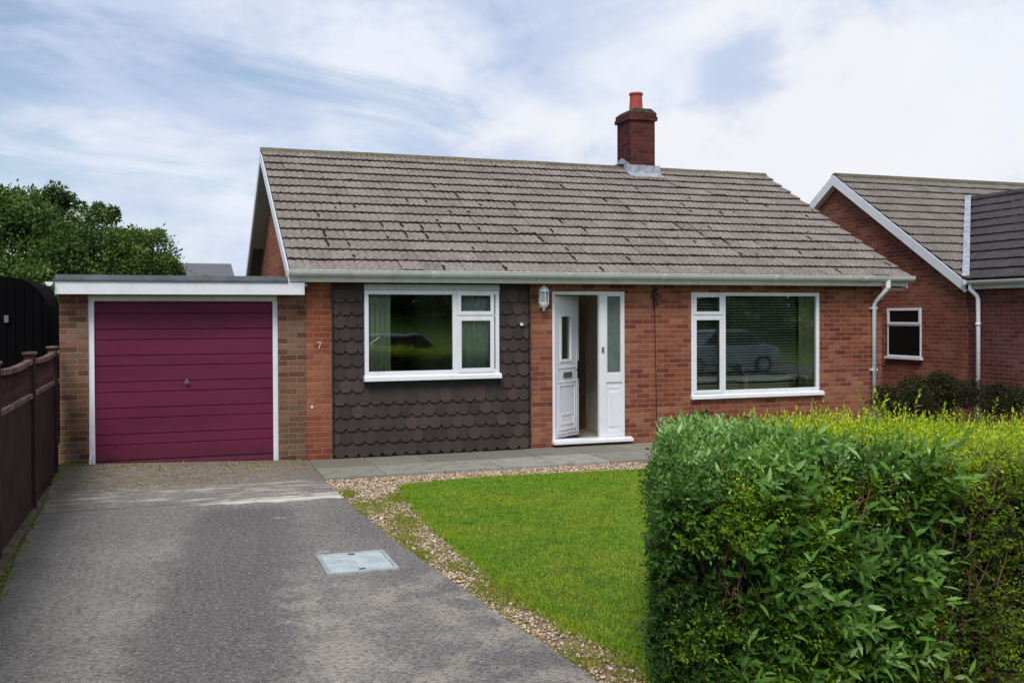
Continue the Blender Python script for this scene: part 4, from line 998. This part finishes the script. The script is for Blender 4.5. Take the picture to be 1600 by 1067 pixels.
crown(T2, bl, 52000, .075, M['leaf_tree'], 22, bright=.5); trunk(T2, (-1., 22.3, -.1), (-1., 22.3, 2.6), .13, [b_[:3] for b_ in bl])
T3 = empty('bush', (-1.6, 18.7, 0), 'leafy green bush squeezed between the black shed and garage wall', 'bush')
bl = [(-1.72, 19.2, 2.15, .55), (-1.7, 19., 1.6, .4), (-1.55, 19.4, 2.4, .4)]
crown(T3, bl, 7000, .06, M['leaf_tree'], 23, bright=.35, name='foliage'); trunk(T3, (-1.65, 19.1, -.1), (-1.65, 19.1, 1.8), .05, [b_[:3] for b_ in bl])
T4 = empty('bush', (.45, 24, 0), 'small yellowish green bush at right edge of the trees behind garage', 'bush')
bl = [(.35, 24, 2.35, .8), (-.1, 24, 2.5, .8)]
crown(T4, bl, 6000, .08, M['leaf_weed'], 24, bright=.4, name='foliage'); trunk(T4, (.3, 24, -.1), (.3, 24, 2.2), .06, [b_[:3] for b_ in bl])

def car(x, y, paint, label):
    c = empty('parked_car', (x, y, -.06), label, 'car', 'cars parked across the street')
    m_ = simple('car_paint', paint, .25, .05, spec=.6, bstr=0); g_ = simple('car_glass', '#20282c', .08, .1, spec=.8, bstr=0)
    b = MB(); b.prism([(x-2.05, .25), (x-2.1, .55), (x-2.0, .78), (x-1.2, .9), (x+1.35, .92), (x+2.0, .82), (x+2.1, .5), (x+2.05, .22)], 'y', y-.84, y+.84); b.build('body', m_, c, bevel=.05)
    b = MB(); b.prism([(x-1.0, .905), (x-.45, 1.33), (x+.85, 1.36), (x+1.45, .925)], 'y', y-.72, y+.72); b.build('windows', g_, c, bevel=.03)
    b = MB(); b.prism([(x-.5, 1.335), (x-.42, 1.38), (x+.82, 1.41), (x+.9, 1.365)], 'y', y-.66, y+.66); b.build('roof', m_, c)
    for wx in (-1.3, 1.3):
        for wy in (-.86, .86):
            b = MB(); b.tube([(x+wx, y+wy-.09, .25), (x+wx, y+wy+.09, .25)], .31, 18); wl = b.build('wheel', M['rubber'], c)
            b = MB(); b.tube([(x+wx, y+wy-.1, .25), (x+wx, y+wy+.1, .25)], .19, 14); b.build('rim', M['chrome'], wl)
car(6.1, -2.0, '#a8b2bc', 'pale silver car parked behind the viewpoint, reflected in the window in dark tiles')
car(11.2, -2.2, '#b8bec6', 'silver car parked behind the viewpoint on the street')
car(1.4, -5.2, '#d4d8dc', 'white car parked across the street behind the viewpoint')
car(17.5, -2.4, '#9aa4b0', 'grey blue car parked furthest along the street behind the viewpoint')
# trees across the road (reflected in the glass)
for i, (x, y, h_, r_) in enumerate([(-14, -17, 6, 3.2), (-7, -18, 7, 3.6), (-1, -17, 6.5, 3.3), (5, -18, 7.5, 3.8), (11.5, -17, 6.5, 3.4), (18, -15, 7, 3.8), (25, -13, 6.5, 3.6), (31, -10, 6.5, 3.6)]):
    t_ = empty('tree', (x, y, 0), 'broad green tree across the street behind the viewpoint', 'tree', 'trees across the street')
    bl = [(x, y, h_*.6, r_), (x+r_*.5, y+.4, h_*.45, r_*.7), (x-r_*.5, y-.3, h_*.5, r_*.7), (x, y+.3, h_*.3, r_*.9)]
    crown(t_, bl, 6000, .42, M['leaf_tree'], 40+i, bright=.5, sub=8); trunk(t_, (x, y, -.1), (x, y, h_*.6), .2, [b_[:3] for b_ in bl])

# dark shrub by the neighbour's wall
DS = empty('shrub', (11.9, 12.3, 0), 'dark brownish green shrub in front of the neighbouring house wall', 'shrub')
bl = [(10.75, 12.2, .58, .5), (11.3, 12.3, .68, .5), (12.0, 12.2, .6, .48), (12.6, 12.2, .5, .48), (13.2, 12.3, .42, .45), (11.1, 12.4, .3, .5)]
crown(DS, bl, 26000, .04, M['leaf_dark'], 31, bright=.45, sub=70, name='foliage')
for x_ in (10.8, 11.5, 12.1, 12.8):
    b = MB(); b.tube([(x_, 12.3, -.1), (x_+.05, 12.3, .4)], .03, 6); b.build('stem', M['twig'], DS)

# ------------------------------------------------------------------ hedges in the foreground
def top_z(x, y, kind):
    P = np.stack([x, y, x*0], 1)
    base = np.interp(x, [2.2, 2.6, 3.2, 4.0, 4.6, 5.2, 6.5], [1.08, 1.19, 1.23, 1.21, 1.17, 1.12, 1.10])
    return base+.05*vnoise(P, 4., 5)
def hedge_points(n, x0, x1, y0, y1, face, xl=None):
    u, v = rng.uniform(0, 1, n), rng.uniform(0, 1, n)
    if face == 'front':
        x = x0+(x1-x0)*u; z = v*np.minimum(1.25, top_z(x, x*0+y0, 0)); y = y0-.46*np.clip((x-3.5)/1.6, 0, 1)+.10*vnoise(np.stack([x, z, x*0], 1), 3.5, 6)+.08*np.clip((z-1.0)/.25, 0, 1)**2*2
        Nn = np.stack([x*0, x*0-1, x*0+.15], 1)
    elif face == 'top':
        y = y0+(y1-y0)*v; lo = xl(y) if xl else x0; x = lo+(x1-lo)*u; y = y-.46*np.clip((x-3.5)/1.6, 0, 1)*(1-v); z = top_z(x, y, 0)-.06*np.clip(1-(y-y0)/.15, 0, 1)-.05*np.clip(1-(y1-y)/.15, 0, 1); Nn = np.stack([x*0, x*0-.1, x*0+1], 1)
    elif face == 'left':
        y = y0+(y1-y0)*v; z = u*1.2; x = xl(y)+.05*vnoise(np.stack([y, z, y*0], 1), 5, 7)+.06*np.clip((z-1.0)/.2, 0, 1); Nn = np.stack([x*0-1, x*0-.25, x*0+.15], 1)
    elif face == 'back':
        x = x0+(x1-x0)*u; z = v*1.2; y = y1+x*0; Nn = np.stack([x*0, x*0+1, x*0+.15], 1)
    return np.stack([x, y, z], 1), norm(Nn)
def shoots(P, Nn, rad, L0, L1, k, leaf, wid, tmpl, br, up=.5, spread=55, tip=.7, inset=.08):
    n = len(P); D = norm(Nn*.75+rand_unit(n)*rad+np.array([0, 0, up])); P = P-Nn*inset-Nn*rng.uniform(0, .09, n)[:, None]
    return sprigs(P, D, rng.uniform(L0, L1, n), k, leaf, wid, tmpl, br, spread, tip)
xl = lambda y: np.interp(y, [4.1, 4.3, 5.0, 5.5, 5.75], [2.30, 2.20, 2.56, 2.84, 3.05])
xl0 = lambda y: np.interp(y, [4.1, 4.3, 5.0, 5.5, 5.75], [2.38, 2.30, 2.66, 2.94, 3.15])
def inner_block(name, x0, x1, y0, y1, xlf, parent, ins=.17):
    """solid bumpy core; its near-black colour stands in for shade inside the hedge"""
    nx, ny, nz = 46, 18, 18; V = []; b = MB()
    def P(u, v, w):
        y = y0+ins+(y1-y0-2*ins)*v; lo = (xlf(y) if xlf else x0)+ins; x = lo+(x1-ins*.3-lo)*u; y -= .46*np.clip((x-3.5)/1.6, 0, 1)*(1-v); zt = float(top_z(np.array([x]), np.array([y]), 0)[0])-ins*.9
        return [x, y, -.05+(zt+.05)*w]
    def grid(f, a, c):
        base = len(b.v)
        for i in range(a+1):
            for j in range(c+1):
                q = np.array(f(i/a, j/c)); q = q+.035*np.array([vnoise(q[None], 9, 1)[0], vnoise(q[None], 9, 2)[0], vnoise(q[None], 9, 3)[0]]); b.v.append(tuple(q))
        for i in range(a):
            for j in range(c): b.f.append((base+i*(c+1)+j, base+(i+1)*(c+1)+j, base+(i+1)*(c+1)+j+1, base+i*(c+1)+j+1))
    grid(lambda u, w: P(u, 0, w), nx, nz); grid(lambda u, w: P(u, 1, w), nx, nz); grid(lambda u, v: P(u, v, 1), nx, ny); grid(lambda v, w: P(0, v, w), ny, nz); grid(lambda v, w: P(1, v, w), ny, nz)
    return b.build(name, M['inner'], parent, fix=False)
def twigs(n, x0, x1, y0, z0, z1, parent, lean=.3):
    b = MB()
    for i in range(n):
        x = random.uniform(x0, x1); z = random.uniform(z0, z1); y = y0-.46*min(1, max(0, (x-3.5)/1.6))+random.uniform(-.02, .1); l = random.uniform(.15, .5)
        d = Vector((random.uniform(-1, 1)*(1.0 if random.random() < lean else .35), random.uniform(-.25, .2), random.uniform(.3, 1))).normalized()
        p0 = Vector((x, y, z)); p2 = p0+d*l; p1 = p0.lerp(p2, .35)+Vector((random.uniform(-.04, .04), 0, random.uniform(-.03, .03))); p15 = p0.lerp(p2, .7)+Vector((random.uniform(-.04, .04), 0, 0))
        b.tube([p0, p1, p15, p2], [.0035, .0028, .002, .001], 5)
    return b.build('twigs', M['twig'], parent)

HOL = [(3.12, 1.0, .10, .13), (3.42, .95, .10, .14), (3.05, .82, .09, .08), (2.68, .97, .11, .13), (3.12, .55, .13, .05), (2.62, .55, .07, .09), (3.3, .45, .07, .06)]
def hollow(P):
    m_ = np.ones(len(P), bool)
    for hx, hz, rx, rz in HOL: m_ &= ~((((P[:, 0]-hx)/rx)**2+((P[:, 2]-hz)/rz)**2 < 1) & (rng.uniform(size=len(P)) < .93))
    return m_
HA = empty('broadleaf_hedge', (3.0, 4.9, 0), 'dense dark green broad leaved hedge, left half of the foreground hedge beside lawn', 'hedge')
parts, stems = [], []
def add(res): parts.append(res[0]); stems.append(res[1])
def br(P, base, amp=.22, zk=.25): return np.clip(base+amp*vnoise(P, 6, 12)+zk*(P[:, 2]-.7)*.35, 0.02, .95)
xr = 3.78
P, Nn = hedge_points(760, 2.3, xr, 4.15, 5.65, 'front'); keep = (rng.uniform(size=len(P)) < np.clip((P[:, 0]-2.35)/.5, .12, 1)) & (vnoise(P, 5, 33) > -.45); keep &= hollow(P); P, Nn = P[keep], Nn[keep]
add(shoots(P, Nn, .55, .12, .26, 10, .076, .024, LEAF_B, br(P, .5), up=.45))
P, Nn = hedge_points(190, 2.6, xr, 4.10, 5.65, 'front'); k = hollow(P); P, Nn = P[k], Nn[k]; add(shoots(P, Nn, .5, .16, .3, 9, .115, .034, LEAF_B, br(P, .66), up=.6, inset=.02))
P, Nn = hedge_points(4600, 2.22, xr, 4.2, 5.65, 'front'); k = hollow(P); P, Nn = P[k], Nn[k]; add(shoots(P, Nn, .7, .08, .2, 10, .044, .018, LEAF_S, br(P, .47), up=.3, inset=.05))
mixed = []
P, Nn = hedge_points(2600, 2.3, xr, 4.13, 5.65, 'front'); P, Nn = P[vnoise(P, 5, 34) > .0], Nn[vnoise(P, 5, 34) > .0]; mixed.append(shoots(P, Nn, .7, .08, .2, 9, .036, .017, LEAF_S, br(P, .50), up=.4, inset=.02)[0])
P, Nn = hedge_points(3000, 2.3, 4.0, 4.2, 5.7, 'left', xl); add(shoots(P, Nn, .6, .06, .13, 9, .036, .019, LEAF_S, br(P, .46), up=.3, inset=.10))
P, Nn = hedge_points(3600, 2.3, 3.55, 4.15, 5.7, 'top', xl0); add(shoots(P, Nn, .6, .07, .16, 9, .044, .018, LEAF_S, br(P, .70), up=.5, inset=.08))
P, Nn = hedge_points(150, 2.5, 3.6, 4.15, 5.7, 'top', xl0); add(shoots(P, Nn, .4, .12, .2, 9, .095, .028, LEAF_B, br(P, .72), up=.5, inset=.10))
P, Nn = hedge_points(700, 3.0, 4.0, 4.2, 5.65, 'back'); add(shoots(P, Nn, .6, .08, .2, 8, .06, .026, LEAF_B, br(P, .4)))
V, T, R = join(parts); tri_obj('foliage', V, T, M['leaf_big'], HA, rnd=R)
V, T, R = join(stems); tri_obj('stems', V, T, M['twig'], HA)
V, T, R = join(mixed); tri_obj('privet_leaves', V, T, M['leaf_priv'], HA, rnd=R)
inner_block('shade_core', 2.3, 3.8, 4.15, 5.65, xl, HA)
P, Nn = hedge_points(260, 2.5, 4.0, 4.2, 5.65, 'front'); k = vnoise(P, 3, 14) > .2; P, Nn = P[k], Nn[k]
(res, _) = shoots(P, Nn, .6, .05, .14, 5, .06, .02, LEAF_S, np.full(len(P), .5), up=-.3, inset=.06); tri_obj('dead_leaves', res[0], res[1], M['leaf_brown'], HA, rnd=res[2])
twigs(90, 2.4, 3.8, 4.17, .1, 1.0, HA)
stem_mat = simple('bare_stem', '#a4785c', .9, .4, 10, .4, 60, h2='#6c4a38')
for hx, hz, rx, rz in HOL:
    b = MB()
    for i in range(9):
        x = hx+random.uniform(-rx, rx); z = hz+random.uniform(-rz, rz); y = 4.22+random.uniform(-.03, .06); d = Vector((random.uniform(-.35, .35), random.uniform(-.2, .1), 1)).normalized()*random.uniform(.12, .26)
        b.tube([(x-d.x/2, y, z-d.z/2), (x+random.uniform(-.015, .015), y, z), (x+d.x/2, y+d.y/2, z+d.z/2)], [.006, .005, .003], 5)
    b.build('dead_wood', stem_mat, HA)
P = np.concatenate([np.stack([hx+rng.uniform(-rx, rx, 16), rng.uniform(4.14, 4.26, 16), hz+rng.uniform(-rz, rz, 16)], 1) for hx, hz, rx, rz in HOL]); n = len(P)
V, T, R = leaves(P, norm(rand_unit(n)+np.array([0, -.3, -.5])), rand_unit(n), rng.uniform(.03, .07, n), rng.uniform(.01, .022, n), LEAF_B, rng.uniform(.3, 1, n)); tri_obj('dry_leaves', V, T, M['leaf_brown'], HA, rnd=R)

HB = empty('privet_hedge', (5.6, 5.0, 0), 'yellow green clipped privet hedge with bare twigs, right half of the foreground', 'hedge')
parts, stems = [], []
P, Nn = hedge_points(7500, 3.66, 7.2, 4.17, 5.7, 'front'); k = (vnoise(P, 3.2, 15) > -.6) & ((P[:, 2] > .95) | (rng.uniform(size=len(P)) < .68)); P, Nn = P[k], Nn[k]
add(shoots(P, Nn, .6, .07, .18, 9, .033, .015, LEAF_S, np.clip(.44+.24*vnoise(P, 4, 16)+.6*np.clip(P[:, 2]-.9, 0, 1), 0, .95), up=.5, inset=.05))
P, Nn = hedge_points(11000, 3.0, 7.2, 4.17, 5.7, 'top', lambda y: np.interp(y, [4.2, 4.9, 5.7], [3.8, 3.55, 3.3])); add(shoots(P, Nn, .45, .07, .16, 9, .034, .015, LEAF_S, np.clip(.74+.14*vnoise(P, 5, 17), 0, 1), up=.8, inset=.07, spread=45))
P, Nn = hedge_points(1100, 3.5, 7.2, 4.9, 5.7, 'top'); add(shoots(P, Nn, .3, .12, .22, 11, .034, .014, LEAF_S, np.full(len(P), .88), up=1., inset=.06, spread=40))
P, Nn = hedge_points(1600, 4.0, 7.2, 4.3, 5.7, 'back'); add(shoots(P, Nn, .6, .08, .2, 8, .034, .015, LEAF_S, br(P, .5)))
# a few taller shoots that stand above the clip line
tp = np.array([(4.38, 5.25, 1.2), (4.42, 5.2, 1.18), (4.33, 5.3, 1.2), (4.30, 5.2, 1.2), (4.7, 5.3, 1.2), (4.45, 5.25, 1.2), (5.05, 5.4, 1.15), (5.45, 5.4, 1.12), (5.6, 5.3, 1.1)])
add(sprigs(tp, norm(rand_unit(len(tp))*.3+np.array([0, 0, 1.])), rng.uniform(.16, .26, len(tp)), 12, .055, .022, LEAF_B, np.full(len(tp), .72), 45))
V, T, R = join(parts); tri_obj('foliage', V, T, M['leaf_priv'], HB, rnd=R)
V, T, R = join(stems); tri_obj('stems', V, T, M['twig'], HB)
inner_block('shade_core', 3.75, 7.2, 4.17, 5.7, None, HB)
P, Nn = hedge_points(420, 3.8, 7., 4.17, 5.7, 'front'); k = vnoise(P, 3, 18) > .1; P, Nn = P[k], Nn[k]
(res, _) = shoots(P, Nn, .6, .05, .14, 5, .035, .016, LEAF_S, np.full(len(P), .5), up=-.2, inset=.03); tri_obj('dead_leaves', res[0], res[1], M['leaf_brown'], HB, rnd=res[2])
twigs(150, 3.75, 6.2, 4.12, .1, 1.05, HB)

# ------------------------------------------------------------------ camera
R_ = np.array; yaw, pitch, roll = .335896, -.0114461, -.00392623
fwd = Vector((math.sin(yaw)*math.cos(pitch), math.cos(yaw)*math.cos(pitch), math.sin(pitch))); rt = Vector((math.cos(yaw), -math.sin(yaw), 0)); up = rt.cross(fwd)
rt2 = rt*math.cos(roll)+up*math.sin(roll); up2 = -rt*math.sin(roll)+up*math.cos(roll)
cam = bpy.data.cameras.new('camera'); co = bpy.data.objects.new('camera', cam); C.objects.link(co); S.camera = co
mw = Matrix(((rt2.x, up2.x, -fwd.x, 0), (rt2.y, up2.y, -fwd.y, 0), (rt2.z, up2.z, -fwd.z, 1.95), (0, 0, 0, 1))); co.matrix_world = mw
cam.sensor_width = 36; cam.lens = 1520.855/1600*36; cam.shift_y = -24.44/1600; cam.clip_end = 2000; cam.clip_start = .05

# ------------------------------------------------------------------ light and sky
SUN_EL, SUN_AZ = math.radians(52), math.radians(-30)      # azimuth: to the right of straight behind the camera
sd = Vector((math.sin(SUN_AZ)*math.cos(SUN_EL), -math.cos(SUN_AZ)*math.cos(SUN_EL), math.sin(SUN_EL)))
sun = bpy.data.lights.new('sun', 'SUN'); sun.energy = 1.7; sun.angle = math.radians(24); sun.color = (1., .96, .9)
so = bpy.data.objects.new('sun', sun); C.objects.link(so); so.rotation_euler = (-sd).to_track_quat('-Z', 'Y').to_euler(); so.location = (0, 0, 20)
w = bpy.data.worlds.new('World'); S.world = w; w.use_nodes = True; t = NB(w.node_tree); t.n.clear()
sky = t.node('ShaderNodeTexSky'); sky.sky_type = 'NISHITA'; sky.sun_disc = False; sky.sun_elevation = SUN_EL; sky.sun_rotation = math.atan2(sd.x, sd.y)
b1 = t.node('ShaderNodeBackground'); t.link(sky.outputs[0], b1.inputs[0]); b1.inputs[1].default_value = .085
tc = t.node('ShaderNodeTexCoord').outputs['Generated']
nrm = t.node('ShaderNodeVectorMath', operation='NORMALIZE'); t.link(tc, nrm.inputs[0]); sp = t.node('ShaderNodeSeparateXYZ'); t.link(nrm.outputs[0], sp.inputs[0])
zz = t.math('ADD', t.math('MAXIMUM', sp.outputs[2], 0.), .12)
px_ = t.math('DIVIDE', sp.outputs[0], zz); py_ = t.math('DIVIDE', sp.outputs[1], zz)
cv = t.node('ShaderNodeCombineXYZ'); t.link(px_, cv.inputs[0]); t.link(py_, cv.inputs[1])
rot = t.node('ShaderNodeVectorRotate', rotation_type='Z_AXIS'); t.link(cv.outputs[0], rot.inputs[0]); rot.inputs['Angle'].default_value = math.radians(-35)
st = scaled(t, rot.outputs[0], .75, 1.15, 1.)
n1 = t.noise(st, 1.5, 8, .62, .6); n2 = t.noise(cv.outputs[0], .55, 4, .5); n3 = t.noise(nrm.outputs[0], 3.6, 7, .55, .3)
az = t.node('ShaderNodeMath'); 
# cover grows towards the right of the view, blue opens to the upper left
side = t.math('ADD', t.math('MULTIPLY', sp.outputs[0], .42), t.math('MULTIPLY', sp.outputs[2], -.32))
cov = t.math('ADD', t.math('ADD', t.math('MULTIPLY', n1, .9), t.math('MULTIPLY', n2, .35)), side)
fac = t.step(cov, .40, .66)
sq = scaled(t, nrm.outputs[0], 1., 1., 1.9)
rt_ = t.node('ShaderNodeVectorRotate', rotation_type='Y_AXIS'); t.link(sq, rt_.inputs[0]); rt_.inputs['Angle'].default_value = math.radians(14)
sA = t.noise(rt_.outputs[0], 3.4, 8, .58, .35); sB = t.noise(rt_.outputs[0], 7.5, 6, .6, .3)
shade = t.step(t.math('ADD', t.math('MULTIPLY', sA, .75), t.math('MULTIPLY', sB, .25)), .40, .60)
puff = t.noise(scaled(t, nrm.outputs[0], 1, 1, 1.5), 4.2, 8, .55, .25)
bright = t.step(t.math('ADD', puff, t.math('MULTIPLY', t.math('SUBTRACT', sp.outputs[0], .52), .5)), .44, .58)
ccol = t.mix(shade, (.55, .58, .645, 1), (.37, .43, .56, 1)); ccol = t.mix(t.math('MULTIPLY', bright, .9), ccol, (.60, .605, .635, 1))
b2 = t.node('ShaderNodeBackground'); t.link(ccol, b2.inputs[0]); b2.inputs[1].default_value = 1.0
fac2 = t.math('ADD', t.math('MULTIPLY', fac, .78), .24)
mx = t.node('ShaderNodeMixShader'); t.link(fac2, mx.inputs[0]); t.link(b1.outputs[0], mx.inputs[1]); t.link(b2.outputs[0], mx.inputs[2])
t.link(mx.outputs[0], t.node('ShaderNodeOutputWorld').inputs[0])
S.view_settings.view_transform = 'Standard'; S.view_settings.look = 'None'; S.view_settings.exposure = 0.6; S.view_settings.gamma = 1
S.render.engine = 'CYCLES'; S.cycles.use_denoising = True; S.cycles.max_bounces = 8; S.cycles.transparent_max_bounces = 12
S.cycles.use_adaptive_sampling = True; S.cycles.adaptive_threshold = .01
